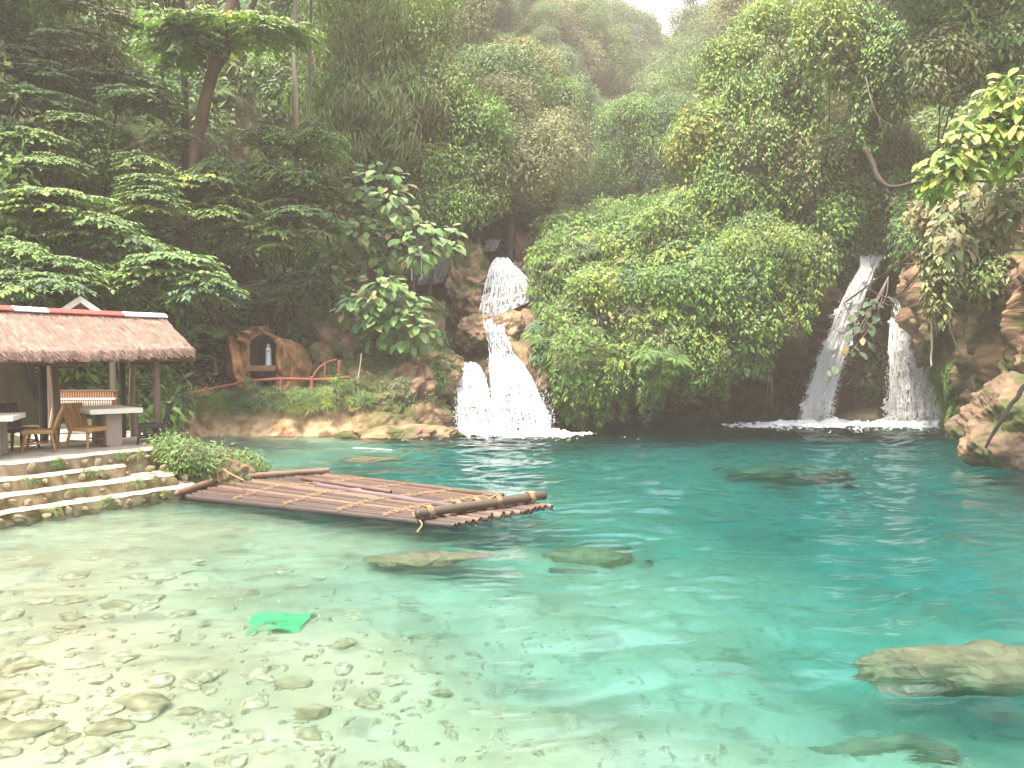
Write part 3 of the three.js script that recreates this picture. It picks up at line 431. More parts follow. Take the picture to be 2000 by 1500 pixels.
// --- bamboo thicket and hanging shrubs left of the cascade
const TM = [
  ['bamboo thicket with narrow grey-green leaves, tallest above the big-leaved shrub', 700, 31, [[690, 120, 160, 180, 130, 'bamboo', G5], [720, 240, 150, 160, 110, 'bamboo', G5], [640, 200, 100, 160, 70, 'bamboo', G4], [690, -20, 200, 160, 110, 'bamboo', G5]]],
  ['feathery pale tree with drooping leaves above the upper stream', 800, 33, [[810, 90, 170, 140, 110, 'puffFine', G6], [850, 190, 130, 130, 90, 'puffFine', G6], [780, 200, 120, 120, 70, 'bamboo', G5], [840, -30, 220, 140, 110, 'puffFine', G6]]],
  ['shrub with dry tan sprays left of the valley', 830, 32.5, [[835, 260, 120, 90, 60, 'puffFine', GD], [850, 330, 120, 90, 70, 'puffFine', G6], [790, 240, 60, 60, 24, 'puff', [C.dry]], [870, 400, 120, 60, 50, 'puffFine', G2]]],
  ['tall green shrub hanging over the upper fall', 920, 34, [[930, 260, 110, 150, 90, 'puffFine', G2], [940, 340, 90, 90, 70, 'puffFine', G5], [890, 385, 110, 60, 50, 'puffFine', G2], [960, 390, 50, 40, 20, 'puff', G6]]],
];
for (const [label, px, d, cs] of TM) { const top = at(cs[0][0], cs[0][1], d + 0.5), f = root((px - 1000) / F * d, d + 1, top, 4); tree('shrub_tree', label, { trunk: [f, f.clone().lerp(top, 0.5).add(V(0.3, 0.2, 0)), top], r: 0.09, bark: 'grey', clumps: cs.map(([a, b, w, h, n, k, c]) => cl(a, b, d + rr(-0.9, 0.9), w, h, Math.round(n * 0.55), k, c, { s: 0.95, from: rr(0.3, 1) })), category: 'tree' }); }
// --- trees on the hazy valley slopes: a few shapes, many individuals
{
  const shapes = [];
  for (let k = 0; k < 5; k++) { // tree of about 9 m with its foot at the origin
    const b = new GB(), cs = [], lean = rr(-0.8, 0.8), bc = k % 2 ? BARK.pale : BARK.grey; tubeInto(b, [V(0, -0.5, 0), V(lean * 0.4, 3, 0), V(lean, 6.5, 0.2)], [0.2, 0.07], 6, bc, 0.15);
    for (let q = 0; q < 7; q++) { const a = q * 2.4, c = V(lean + Math.cos(a) * rr(0.6, 2.4), rr(3.6, 8.4), Math.sin(a) * rr(0.6, 2.2)); cs.push([c, rr(1.0, 1.7)]); tubeInto(b, [V(lean * 0.7, 4.6, 0), c.clone().lerp(V(lean, 5, 0), 0.4), c], [0.07, 0.02], 4, bc); }
    const L = []; for (const [c, r] of cs) for (let q = 0; q < 34; q++) { const d = rdir(), p = c.clone().addScaledVector(d, r * Math.cbrt(rr(0.3, 1))); p.y -= 0.2; const j = rr(0.75, 1.25); L.push({ p, q: qn(d, 0.5), s: rr(0.45, 0.75), c: [j, j, j] }); }
    shapes.push({ trunk: b.geo(), L });
  }
  const tints = [[0.09, 0.17, 0.04], [0.14, 0.22, 0.06], [0.22, 0.27, 0.08], [0.09, 0.17, 0.07], [0.2, 0.22, 0.09], [0.12, 0.22, 0.05]];
  const mats = tints.map((c) => { const m = M.leaf.clone(); m.color.setRGB(...c); return m; });
  let n = 0, tries = 0; const put = [];
  while (n < 190 && tries++ < 6000) {
    const d = rr(36, 118), x = (rr(560, 1960) - 1000) / F * d, y = H(x, d), q = pix(x, y + 4, -d);
    if (!q || q[1] < -240 || q[0] < 520 || q[0] > 2060 || (d < 50 && x > 0.02 * d && x < 13) || y < 4) continue;
    if (put.some(([a, b]) => Math.hypot(a - x, b - d) < 1.7 + d * 0.018)) continue;
    put.push([x, d]); n++;
    const sh = shapes[n % 5], ti = Math.floor(rnd() * 6), hue = ['deep green', 'mid green', 'yellow-green', 'blue-green', 'pale olive', 'fresh green'][ti], where = d > 70 ? 'fading into the bright haze of the valley' : q[0] < 1250 ? 'on the left slope of the valley behind the falls' : 'on the right slope of the valley behind the falls', g = thing('valley_tree', hue + (d > 70 ? ' far tree ' : ' tree ') + where, 'tree', hue + ' trees ' + where);
    g.position.set(x, y, -d); g.rotation.y = rnd() * 6.28; g.scale.setScalar(rr(0.75, 1.25) * (d > 80 ? 1.35 : 1));
    mesh('trunk', sh.trunk, M.bark, g);
    for (let k = 0; k < 2; k++) inst('crown', PROTO.puffFar[k], mats[ti], sh.L.filter((_, i) => i % 2 === k), g);
  }
}
tree('valley_tree', 'pale bare-limbed tree leaning over the dark gully at the valley mouth', { trunk: [at(985, 290, 44), at(1005, 235, 44), at(1025, 200, 44), at(1075, 185, 44)], r: 0.13, bark: 'pale', clumps: [cl(1010, 140, 44, 190, 80, 90, 'puffFar', GD, { s: 0.6 }), cl(1090, 180, 44, 90, 40, 30, 'puffFar', G6, { s: 0.5 }), cl(960, 190, 44, 90, 60, 40, 'puffFar', G6, { s: 0.55 })] });
tree('valley_tree', 'rounded grey-green tree standing behind the mound', { trunk: [foot(1250, 47), at(1250, 300, 47), at(1255, 240, 47)], r: 0.16, bark: 'grey', clumps: [cl(1250, 260, 47, 170, 130, 130, 'puffFar', G1, { s: 0.6 }), cl(1200, 330, 47, 120, 90, 60, 'puffFar', G4, { s: 0.6 }), cl(1310, 310, 46, 120, 120, 70, 'puffFar', G4, { s: 0.6 })] });
// --- vegetation of the mound: creepers, ferns, shrubs
function coverSheet(name, label, sh, n, kind, cols, u0, u1, v0, v1, opt = {}) {
  const L = []; let k = 0, tr = 0;
  while (k < n && tr++ < n * 6) { const u = rr(u0, u1), v = rr(v0, v1), s = sh.sample(u, v); if (opt.where && !opt.where(s.p, u, v)) continue; k++;
    const t = fbm(s.p.x * 0.45, s.p.y * 0.45, s.p.z * 0.45 + (opt.ph || 0), 3), out = (opt.out ?? 0.15) + Math.max(0, t) * (opt.lump ?? 0.8) * rnd();
    const p = s.p.clone().addScaledVector(s.n, out); const cc = t > 0.12 ? cols[1] : cols[0];
    L.push({ p, q: qn(s.n, opt.tilt ?? 0.7), s: (opt.s ?? 1) * rr(0.65, 1.25), c: pick(...cc) }); }
  const g = thing(name, label, opt.category || 'plants', null, 'stuff'); splitInst('leaves', kind, L, g); return g;
}
coverSheet('creeper', 'dense creepers clothing the mound between the cascades', mound, 1050, 'puff', [G1, G2], 0.16, 0.62, 0.31, 0.86, { lump: 1.6, s: 0.8, where: (p) => fbm(p.x * 0.5, p.y * 0.5, p.z * 0.5 + 20, 3) > -0.22 });
coverSheet('fern_cover', 'ferns and grasses covering the mound beside the cascade', mound, 900, 'fern', [G1, G5], 0.12, 0.45, 0.3, 0.72, { out: 0.25, s: 0.75 });
coverSheet('grass_cover', 'pale grass on the flat top of the mound', mound, 1500, 'tuft', [G6, G2], 0.1, 0.5, 0.6, 0.97, { out: 0.02, s: 0.7, tilt: 0.3 });
coverSheet('creeper', 'broad-leaved creeper hanging from the lip of the dark overhang', mound, 1000, 'vine', [G1, G2], 0.12, 0.64, 0.3, 0.52, { out: 0.35, tilt: 0.05, s: 0.48 });
coverSheet('creeper', 'leafy creepers around the dark cleft of the right falls', mound, 700, 'puff', [G1, G2], 0.6, 1, 0.45, 0.95, { lump: 0.8, s: 0.85 });
coverSheet('creeper', 'leafy growth over the top of the tufa cliff', cliff, 1000, 'puff', [G1, G5], 0.0, 0.8, 0.76, 0.98, { lump: 0.8, s: 0.75 });
coverSheet('fern_cover', 'ferns on the dark side of the cliff by the broad fall', cliff, 380, 'fern', [G2, G2], 0.2, 0.44, 0.02, 0.27, { out: 0.1, s: 0.5 });
coverSheet('moss_tufts', 'moss and small plants on the earth bank by the railing', bank, 520, 'fern', [G1, G5], 0.0, 1, 0.42, 0.98, { out: 0.05, s: 0.5 });
coverSheet('hanging_grass', 'long grass hanging over the top of the earth bank below the railing', bank, 330, 'tuft', [G1, G6], 0.02, 0.8, 0.27, 0.46, { out: 0.02, s: 0.55, tilt: 0.75 });
coverSheet('bank_plants', 'leafy plants over the mossy rock by the lower cascade', bank, 90, 'puff', [G4, G1], 0.66, 1, 0.3, 0.95, { out: 0.3, s: 0.4 });
coverSheet('dry_twigs', 'bare pale twigs and dry stems sticking out of the mound creepers', mound, 130, 'twigs', [[[0.3, 0.23, 0.15], [0.2, 0.15, 0.11]], [[0.36, 0.28, 0.18]]], 0.15, 0.95, 0.34, 0.95, { out: 0.5, s: 0.9 });
coverSheet('fine_creeper', 'small-leaved pale creeper patches on the upper mound', mound, 380, 'puffFine', [G6, G3], 0.14, 0.7, 0.5, 0.9, { out: 0.35, s: 0.75, ph: 30, where: (p) => fbm(p.x * 0.4, p.y * 0.4, p.z * 0.4 + 50, 3) > 0.02 });
{ // separate bushes standing proud of the mound
  const kinds = [['puff', G2, 'fresh green leafy bush'], ['vine', G2, 'fresh green trailing bush'], ['puff', G3, 'yellow-green leafy bush'], ['puff', G6, 'pale green leafy bush'], ['vine', G1, 'deep green trailing bush'], ['puff', G1, 'deep green leafy bush'], ['fern', G2, 'clump of ferns'], ['star', G2, 'bush with long fanned leaves'], ['plateBig', G3, 'lime green bush with flat tiers of leaves'], ['puffFine', G6, 'pale small-leaved bush']];
  for (let k = 0, tries = 0; k < 52 && tries < 400; tries++) { const sm = mound.sample(rr(0.25, 0.66), rr(0.36, 0.84)), R = rr(0.4, 1.35), c = sm.p.clone().addScaledVector(sm.n, R * 0.6), [kd, cs, what] = kinds[k % 10], q = pix(c.x, c.y, c.z); if (q[0] - 1.5 * R * F / q[2] < 1080) continue; k++; tree('mound_bush', what + ' growing on the mound between the falls', { trunk: [sm.p.clone().addScaledVector(sm.n, -0.3), sm.p.clone().lerp(c, 0.5), c], r: 0.04, clumps: [{ c, r: [R * 1.2, R * 0.7, R], n: Math.round(12 + 22 * R), kind: kd, cols: cs, s: kd === 'vine' ? 0.55 : 0.7, tilt: kd === 'vine' ? 0.08 : 0.5 }], category: 'bush', group: what + ' on the mound' }); }
}
// --- right hillside: shrubs and hanging curtains of leaves
const TR = [
  ['sunlit yellow-green shrub at the left edge of the right hillside', 1410, 33, [[1380, 270, 110, 120, 90, 'puff', [C.lime, C.gold, C.fresh]], [1350, 300, 70, 60, 34, 'puff', [C.gold, C.lime]], [1400, 350, 90, 80, 50, 'puff', G3]]],
  ['glossy-leaved shrub hanging over the mound', 1450, 31.5, [[1430, 330, 130, 110, 90, 'vine', G2], [1480, 260, 140, 110, 90, 'vine', G5], [1500, 360, 130, 120, 80, 'vine', G2], [1550, 300, 120, 120, 70, 'vine', G5]]],
  ['curtain of vines with drooping leaves down the middle of the right hillside', 1580, 32.5, [[1560, 200, 110, 170, 100, 'vine', G2], [1600, 290, 90, 150, 70, 'vine', G6], [1540, 130, 130, 130, 80, 'vine', G5], [1510, 430, 120, 100, 60, 'vineBig', G2]]],
  ['grey-leaved tree near the top of the right hillside', 1480, 36, [[1450, 130, 160, 120, 110, 'puff', G6], [1430, 200, 130, 110, 80, 'puff', G6], [1520, 60, 170, 110, 100, 'puff', G6]]],
  ['tree with hanging glossy branches below the upper edge right of the haze', 1720, 30, [[1680, 60, 150, 120, 100, 'vine', G2], [1740, 100, 130, 130, 90, 'vine', G2], [1700, 170, 90, 120, 60, 'vine', G3], [1620, 30, 150, 100, 80, 'vine', G6]]],
  ['dark tree filling the upper right corner', 1930, 27, [[1900, 40, 220, 130, 120, 'puff', G4], [1950, 110, 160, 110, 80, 'puff', G4], [1840, 130, 140, 120, 70, 'puff', [C.olive, C.mid]], [1850, -60, 300, 120, 120, 'puff', G4]]],
  ['dull olive shrub over the dark cleft', 1690, 31.5, [[1650, 320, 160, 120, 100, 'puff', [C.olive, C.fresh]], [1720, 300, 140, 130, 90, 'puff', [C.olive, C.dry, C.fresh]], [1640, 420, 130, 100, 70, 'puff', G1], [1760, 380, 150, 110, 80, 'puff', [C.olive, C.fresh]]]],
  ['bright shrub between the dark cleft and the tufa cliff', 1760, 28.5, [[1815, 445, 110, 80, 60, 'plate', G2], [1800, 500, 80, 60, 40, 'plate', G2], [1840, 480, 90, 90, 40, 'plate', G1], [1830, 540, 70, 50, 24, 'plate', G3]]],
  ['brown-tinged shrub spilling over the tufa cliff', 1900, 22.5, [[1860, 420, 130, 90, 80, 'puff', [C.olive, C.pale, C.dry]], [1930, 440, 120, 90, 70, 'puff', [C.olive, C.mid]], [1840, 480, 80, 90, 40, 'vine', [C.olive, C.pale]], [1960, 540, 90, 80, 40, 'puff', G5]]],
  ['trailing shrub over the right end of the overhang lip', 1520, 29.2, [[1520, 480, 120, 90, 60, 'vine', G2], [1560, 550, 90, 90, 40, 'vine', G3], [1480, 610, 110, 90, 50, 'vine', G2], [1590, 480, 80, 80, 36, 'vine', G6]]],
  ['pale yellow-green trailing shrub where mound and right hillside meet', 1350, 31.5, [[1350, 400, 130, 90, 60, 'vine', G3], [1300, 440, 110, 70, 50, 'puff', G6], [1420, 430, 120, 90, 60, 'vine', G3], [1470, 180, 120, 120, 60, 'vine', G3]]],
  ['bright broad-leaved shrub at the lip of the overhang', 1400, 29, [[1400, 560, 150, 90, 80, 'vine', G2], [1380, 620, 110, 80, 60, 'vine', G3], [1460, 520, 120, 80, 60, 'vine', G2], [1340, 560, 110, 80, 60, 'puff', G2]]],
];
for (const [label, px, d, cs] of TR) { const top = at(cs[0][0], cs[0][1] + 20, d + 0.6), f = root((px - 1000) / F * d, d + 2, top, 1.5); tree('hillside_shrub', label, { trunk: [f, f.clone().lerp(top, 0.6), top], r: 0.045, bark: 'brown', clumps: cs.map(([a, b, w, h, n, k, c]) => cl(a, b, d + rr(-0.5, 0.5), w, h, n, k, c, { s: k.startsWith('vine') ? 0.72 : 0.8, tilt: k.startsWith('vine') ? 0.08 : 0.4, from: rr(0.3, 1) })), category: 'shrub', group: 'shrubs on the right hillside' }); }
// --- undergrowth of all slopes, one mass
{
  const L = { puff: [], puffFar: [], fern: [] };
  for (let k = 0; k < 14000; k++) {
    const d = 20 + 70 * Math.pow(rnd(), 1.5), x = (rr(-250, 2250) - 1000) / F * d, s = shoreDist(x, d); if (s < 0.6) continue;
    if (x < -4 && d < 22.5 && s < 6) continue; if (x > -10.8 && x < 1.2 && d > 26 && d < 30.5 && s < 3.6) continue; if (x > -5.5 && x < 2.4 && d < 36) continue; if (x > 8 && d < 28) continue;
    const y = H(x, d), q = pix(x, y, -d); if (!q || q[1] < -260 || q[1] > 900) continue;
    const n = normH(x, d), f = fbm(x * 0.2, y * 0.2, d * 0.2, 3), far = d > 42, left = q[0] < 700;
    const p = V(x, y, -d).addScaledVector(n, rr(0, far ? 1.2 : 0.8));
    const cols = f > 0.15 ? G5 : G1;
    L[far ? 'puffFar' : rnd() < 0.25 ? 'fern' : 'puff'].push({ p, q: qn(n, 0.7), s: rr(0.7, 1.3) * (far ? 0.9 : 1.1), c: pick(...cols) });
  }
  const g = thing('undergrowth', 'dense mixed undergrowth covering the gorge slopes', 'plants', null, 'stuff');
  for (const k in L) splitInst('leaves', k, L[k], g);
}
// ------------------------------------------------------------ shrubs whose leaves can be told apart: every leaf its own piece
function bigLeafGeo(L, W, cup) { const b = new GB(); leafInto(b, V(0, 0, 0), V(0, 0, 1), V(0, 1, 0), L, W, [1, 1, 1], true); const g = b.geo(), c = g.attributes.color; for (let i = 0; i < c.count; i++) { const k = 0.93 + 0.14 * rnd(); c.setXYZ(i, k, k, k); } return g; }
const BL = [[0.34, 0.21], [0.3, 0.17], [0.38, 0.23]].map(([a, w]) => bigLeafGeo(a, w)), NL = [[0.26, 0.11], [0.22, 0.1], [0.3, 0.12]].map(([a, w]) => bigLeafGeo(a, w));
const leafMats = (cols) => cols.map((c) => { const m = M.bigLeaf.clone(); m.color.setRGB(...c); return m; });
const MB = leafMats([[0.1, 0.24, 0.05], [0.17, 0.3, 0.08], [0.07, 0.18, 0.045], [0.26, 0.31, 0.12], [0.12, 0.27, 0.045]]), MO = leafMats([[0.3, 0.27, 0.09], [0.3, 0.22, 0.1]]), MY = leafMats([[0.2, 0.33, 0.03], [0.3, 0.4, 0.04], [0.14, 0.28, 0.03], [0.36, 0.4, 0.07]]), MG = leafMats([[0.18, 0.19, 0.07], [0.24, 0.22, 0.11], [0.12, 0.17, 0.06]]);
function leafyShrub(name, label, d, base, tips, o) { // tips: [px, py, count, spreadPx]
  const g = thing(name, label, 'shrub'), B = base; g.position.copy(B); const b = new GB(), bc = BARK.grey; let n = 0; const leaves = [];
  for (const [px, py, cnt, sp] of tips) {
    const c = at(px, py, d + rr(-0.5, 0.4)).sub(B), m = c.clone().multiplyScalar(0.55).add(V(rr(-0.15, 0.15), -0.15, 0.1)); tubeInto(b, [V(0, 0, 0), m, c], [o.stem ?? 0.05, 0.01], 5, bc, 0.1);
    for (let k = 0; k < cnt * (o.more || 1); k++) { const dr = rdir(), R = sp / F * d * Math.cbrt(rr(0.15, 1)), p = c.clone().addScaledVector(dr, R); p.y -= 0; if (k % 3 === 0) tubeInto(b, [c, c.clone().lerp(p, 0.55).add(V(0, -0.04, 0)), p], [0.012, 0.005], 3, bc);
      const out = V(dr.x, -(o.hang ?? 0.55) + dr.y * 0.4, Math.abs(dr.z) * 0.8 + 0.25).add(rdir().multiplyScalar(0.45)).normalize(), nn = V(dr.x * 0.4, 0.9, 0.55).add(rdir().multiplyScalar(0.35));
      const s = out.clone().cross(nn).normalize(), y = s.clone().cross(out).negate(); leaves.push([p, new THREE.Matrix4().makeBasis(s.clone().negate(), y.clone().negate(), out), rr(0.7, 1.15) * (o.s || 1)]); n++; }
  }
  mesh('stem', b.geo(), M.bark, g);
  if (leaves.length > 298) { leaves.sort((a, b) => b[0].z - a[0].z); const rest = leaves.splice(298), L = rest.map(([p, m4, s]) => { const m = o.mats[Math.floor(rnd() * o.mats.length)].color; return { p, q: new THREE.Quaternion().setFromRotationMatrix(m4), s, c: [m.r, m.g, m.b] }; }); inst('foliage', (o.geos || BL)[0], M.bigLeaf, L, g); }
  for (const [p, m4, s] of leaves) { const set = rnd() < (o.odd ?? 0.08) ? o.oddMats || MO : o.mats, l = mesh('leaf', (o.geos || BL)[Math.floor(rnd() * 3)], set[Math.floor(rnd() * set.length)], g); l.position.copy(p); l.quaternion.setFromRotationMatrix(m4); l.scale.setScalar(s); }
  return g;
}
leafyShrub('big_leaved_shrub', 'upper large shrub of broad glossy leaves left of the upper falls', 28.6, at(735, 560, 29.8), [[740, 370, 44, 55], [690, 400, 22, 40], [770, 400, 24, 40], [650, 470, 40, 50], [700, 450, 34, 45], [760, 470, 40, 50], [820, 470, 36, 48], [870, 470, 22, 34], [640, 510, 20, 34], [740, 530, 18, 40]], { mats: MB, s: 1.3, more: 1.9, odd: 0.05 });
leafyShrub('big_leaved_shrub', 'lower broad-leaved shrub hanging over the mossy rock by the cascade', 27.6, at(700, 690, 29), [[745, 575, 40, 45], [710, 600, 26, 40], [780, 600, 36, 45], [740, 630, 34, 45], [800, 640, 30, 40], [830, 655, 8, 22], [690, 600, 14, 30]], { mats: MB, odd: 0.06, s: 1.25, more: 1.9 });
leafyShrub('overhanging_branch', 'sunlit yellow-green leafy branch reaching in from the right edge', 15, at(2120, 330, 16.5), [[1985, 190, 46, 55], [1930, 230, 46, 55], [1890, 285, 46, 50], [1850, 330, 34, 42], [1825, 350, 18, 30], [1960, 290, 50, 60], [2010, 250, 40, 60]], { mats: MY, geos: NL, odd: 0.03, hang: 0.5, s: 1.25, more: 2 });
leafyShrub('overhanging_branch', 'dull olive leafy branch below the sunlit branch at the right edge', 16, at(2140, 470, 17.5), [[1975, 370, 44, 60], [1920, 390, 40, 55], [1880, 420, 34, 48], [1850, 450, 26, 40], [1960, 420, 40, 55], [1870, 480, 18, 34], [2010, 400, 40, 60]], { mats: MG, geos: NL, odd: 0.1, hang: 0.8, s: 1.2, more: 1.6 });
leafyShrub('heart_leaved_creeper', 'few large heart-shaped leaves hanging before the slanting right fall', 28.5, at(1735, 540, 29.5), [[1725, 590, 10, 26], [1690, 610, 9, 30], [1680, 650, 8, 26], [1660, 690, 6, 22], [1620, 715, 4, 16]], { mats: leafMats([[0.06, 0.13, 0.06], [0.09, 0.16, 0.07], [0.05, 0.1, 0.05]]), odd: 0.05, hang: 0.9, s: 1.1, stem: 0.016 });
leafyShrub('broad_leaved_shrub', 'bright broad-leaved shrub hanging over the middle of the overhang lip', 28.6, at(1400, 590, 30.2), [[1330, 600, 40, 42], [1380, 640, 40, 42], [1420, 600, 40, 42], [1300, 650, 34, 40], [1450, 640, 30, 38], [1280, 690, 20, 30], [1400, 560, 40, 42], [1350, 540, 34, 40]], { mats: leafMats([[0.07, 0.19, 0.035], [0.1, 0.23, 0.04], [0.05, 0.14, 0.04], [0.14, 0.25, 0.06]]), geos: NL, odd: 0.04 });
leafyShrub('yellow_leaved_creeper', 'creeper with yellowing leaves on the face of the mound', 28.6, at(1180, 650, 29.8), [[1120, 600, 30, 40], [1170, 620, 34, 42], [1230, 600, 34, 42], [1150, 680, 30, 40], [1210, 680, 28, 38], [1100, 690, 20, 34], [1240, 650, 26, 36]], { mats: leafMats([[0.12, 0.2, 0.03], [0.2, 0.24, 0.03], [0.07, 0.15, 0.03], [0.3, 0.27, 0.05]]), geos: NL, odd: 0.06, s: 0.8 });
// bare twigs, roots and lianas
const liana = (name, label, pts, r, bark = 'pale', forks = 0) => { const b = new GB(), cv = new THREE.CatmullRomCurve3(pts.length > 2 ? pts : [pts[0], pts[0].clone().lerp(pts[1], 0.5), pts[1]]), wob = cv.getPoints(9).map((p, i) => p.add(i && i < 9 ? rdir().multiplyScalar(r * 0.5) : V(0, 0, 0))); tubeInto(b, wob, [r, r * 0.45], 6, BARK[bark], 0.25);
  for (let k = 0; k < forks; k++) { const s = cv.getPoint(rr(0.25, 0.95)), L = rr(0.4, 1.1), e = s.clone().add(V(rr(-0.6, 0.6), -rr(0.2, 0.9), rr(-0.2, 0.4)).multiplyScalar(L)); tubeInto(b, [s, s.clone().lerp(e, 0.5).add(rdir().multiplyScalar(0.1 * L)), e], [r * 0.4, r * 0.12], 4, BARK[bark], 0.1); }
  return tag(mesh(name, b.geo(), M.bark), label, name.replace(/_/g, ' ').split(' ').pop()); };
liana('hanging_root', 'straight pale aerial root hanging beside the tufa cliff', [at(1818, 470, 22.5), at(1820, 560, 22.4), at(1821, 660, 22.4), at(1819, 715, 22.4)], 0.05);
liana('hanging_root', 'crooked grey root climbing the tufa cliff', [at(1832, 530, 24), at(1850, 590, 23.8), at(1856, 640, 23.7), at(1870, 680, 23.6), at(1885, 700, 23.5)], 0.045, 'grey');
liana('bare_branch', 'curved bare branch hanging high on the right hillside', [at(1690, 150, 28.5), at(1703, 200, 28.4), at(1722, 235, 28.4), at(1762, 250, 28.4)], 0.03, 'grey', 5);
liana('bare_branch', 'bare forked twig hanging above the overhang near the dark cleft', [at(1590, 440, 29), at(1578, 470, 28.9), at(1572, 500, 28.9), at(1552, 535, 28.9)], 0.022, 'brown', 5);
liana('dark_branch', 'thick dark branch crossing behind the sunlit right branch', [at(1690, 290, 27), at(1735, 365, 26.5), at(1800, 355, 26), at(1900, 330, 25.5)], 0.09, 'dark', 6);
liana('hanging_root', 'thin pale root trailing down the mossy rock by the railing', [at(706, 690, 27.2), at(700, 760, 26.9), at(712, 790, 26.6), at(728, 825, 26.3)], 0.025);
liana('tree_root', 'dark root running over the big tan rock on the right', [at(2040, 720, 17.6), at(1985, 775, 17.4), at(1950, 830, 17.4), at(1925, 875, 17.6)], 0.06, 'dark');

// ------------------------------------------------------------ terrace, steps
const AX = V(0.552, 0, -0.834), NX = V(0.834, 0, 0.552), HUT = V(-7.36, 0, -17.4), FLOOR = 0.8;   // along the hut, out to the pool, ridge end
const hp = (t, n, y) => HUT.clone().addScaledVector(AX, t).addScaledVector(NX, n).setY(y);       // t along (negative: towards the camera side), n out
const YAW = Math.atan2(-AX.z, AX.x);
function slab(name, t0, t1, n0, n1, y0, y1, mat, parent, wob = 0.05, endRound = 0, label) {
  const b = new GB(), nt = Math.ceil((t1 - t0) / 0.1), nn = Math.ceil((n1 - n0) / 0.1), top = [], ed = [];
  const edge = (t) => n1 + wob * fbm(t * 1.1, y1 * 9, 4, 3) * 2 - (endRound ? Math.pow(clamp((t - (t1 - endRound)) / endRound, 0, 1), 2) * (n1 - n0) * 0.8 : 0);
  for (let i = 0; i <= nt; i++) { const t = lerp(t0, t1, i / nt), E = edge(t); for (let j = 0; j <= nn; j++) { const n = lerp(n0, E, j / nn), p = hp(t, n, y1 + 0.012 * n3(t * 2, n * 2, y1) - (j === nn ? 0.03 : 0)); const k = 0.85 + 0.3 * fbm(p.x * 1.7, p.z * 1.7, y1, 4), g = sst(0.2, 0.5, fbm(p.x * 2 + 5, p.z * 2, 2, 3)) * 0.45; top.push(b.v(p.x, p.y, p.z, mix3([k, k, k], [0.3, 0.3, 0.2], g))); b.u.push(t, n); } }
  const w = nn + 1; for (let i = 0; i < nt; i++) for (let j = 0; j < nn; j++) b.q(i * w + j, i * w + j + 1, (i + 1) * w + j + 1, (i + 1) * w + j);
  const path = []; for (let i = 0; i <= nt; i++) path.push([lerp(t0, t1, i / nt), edge(lerp(t0, t1, i / nt))]); for (let j = nn; j >= 0; j--) path.push([t1, lerp(n0, edge(t1), j / nn)]);
  const R = 7; let prev = null; for (const [t, n] of path) { const ring = []; for (let k = 0; k <= R; k++) { const y = lerp(y1 - 0.03, y0, k / R), bulge = 0.05 * fbm(t * 3, y * 5, n, 3), p = hp(t, n + bulge + 0.02, y), c = 0.55 + 0.5 * fbm(t * 4, y * 7, 3, 3), m = sst(0, 0.35, fbm(t * 1.7, y * 3, 9, 3)); ring.push(b.v(p.x, p.y, p.z, mix3([c, c * 0.9, c * 0.75], [0.16, 0.17, 0.07], m))); b.u.push(t, y); } if (prev) for (let k = 0; k < R; k++) b.q(prev[k], prev[k + 1], ring[k + 1], ring[k]); prev = ring; }
  return mesh(name, b.geo(), mat, parent);
}
const terrace = slab('pavement', -8.5, 0.75, -4.2, 1.52, -0.3, FLOOR, M.concrete, scene, 0.05, 1.2); tag(terrace, 'pale concrete terrace floor under the thatched hut', null, null, 'structure');
const steps = thing('stone_steps', 'three cream-topped stone steps descending from the terrace into the pool', 'steps');
for (let k = 0; k < 3; k++) slab('step', -8.5, [-1.75, -1.0, -0.75][k], 1.2, 1.52 + 0.36 * (k + 1), -0.35, 0.58 - 0.2 * k, M.cream, steps, 0.07, 0.35);
{ // rough stones set along the risers
  const gs = [0, 1, 2].map(() => boulderGeo(0.1, 0.065, 0.08, 3, (p) => { const k = 0.6 + 0.5 * rnd(); return [0.22 * k, 0.19 * k, 0.12 * k]; }, 0.4, 6));
  for (let k = 0; k < 4; k++) for (let t = -6.2; t < -0.9; t += rr(0.18, 0.45)) { const r = mesh('stone', gs[Math.floor(rnd() * 3)], M.earth, steps), p = hp(t, 1.55 + 0.36 * k, k < 3 ? 0.66 - 0.2 * k : 0.05); r.position.copy(p).add(V(0, rr(-0.03, 0.03), 0)); r.rotation.set(rnd() * 3, rnd() * 3, 0); r.scale.setScalar(rr(0.45, 0.95)); }
}
{ // weeds on the risers and the terrace end
  const g = thing('weeds', 'small weeds and ferns growing along the step risers and terrace end', 'plants', null, 'stuff'), F1 = [], P1 = [];
  for (let k = 0; k < 110; k++) { const row = Math.floor(rnd() * 3.3), t = rr(-6.5, -1.2), p = hp(t, 1.58 + 0.36 * row + rr(-0.04, 0.05), 0.72 - 0.2 * row); if (fbm(t * 1.2, row * 3, 2, 2) < -0.05) continue; F1.push({ p, q: qn(NX, 0.6), s: rr(0.1, 0.22), c: pick(C.mid, C.olive, C.deep, C.pale) }); }
  for (let k = 0; k < 170; k++) { const p = hp(rr(-1.2, 0.9), rr(1.35, 2.3), 0); p.y = lerp(0.75, 0.1, clamp((p.x + 6.6) / 1.4, 0, 1)) + rr(-0.05, 0.2); P1.push({ p, q: qn(NX, 0.4), s: rr(0.2, 0.42), c: pick(C.mid, C.fresh, C.pale, C.olive) }); }
  splitInst('leaves', 'fern', F1, g); splitInst('leaves', 'puff', P1, g);
}
boulder(420, 905, 16.4, [0.75, 0.42, 0.8], 'mossy rock heap at the end of the terrace', { det: 18, y: 0.12, col: rockCol(0.15, 0.6) });
boulder(462, 912, 16.6, [0.28, 0.16, 0.25], 'small tan stone at the waterline beside the terrace end', { det: 8, y: 0.06, col: rockCol(0.8, 0) });

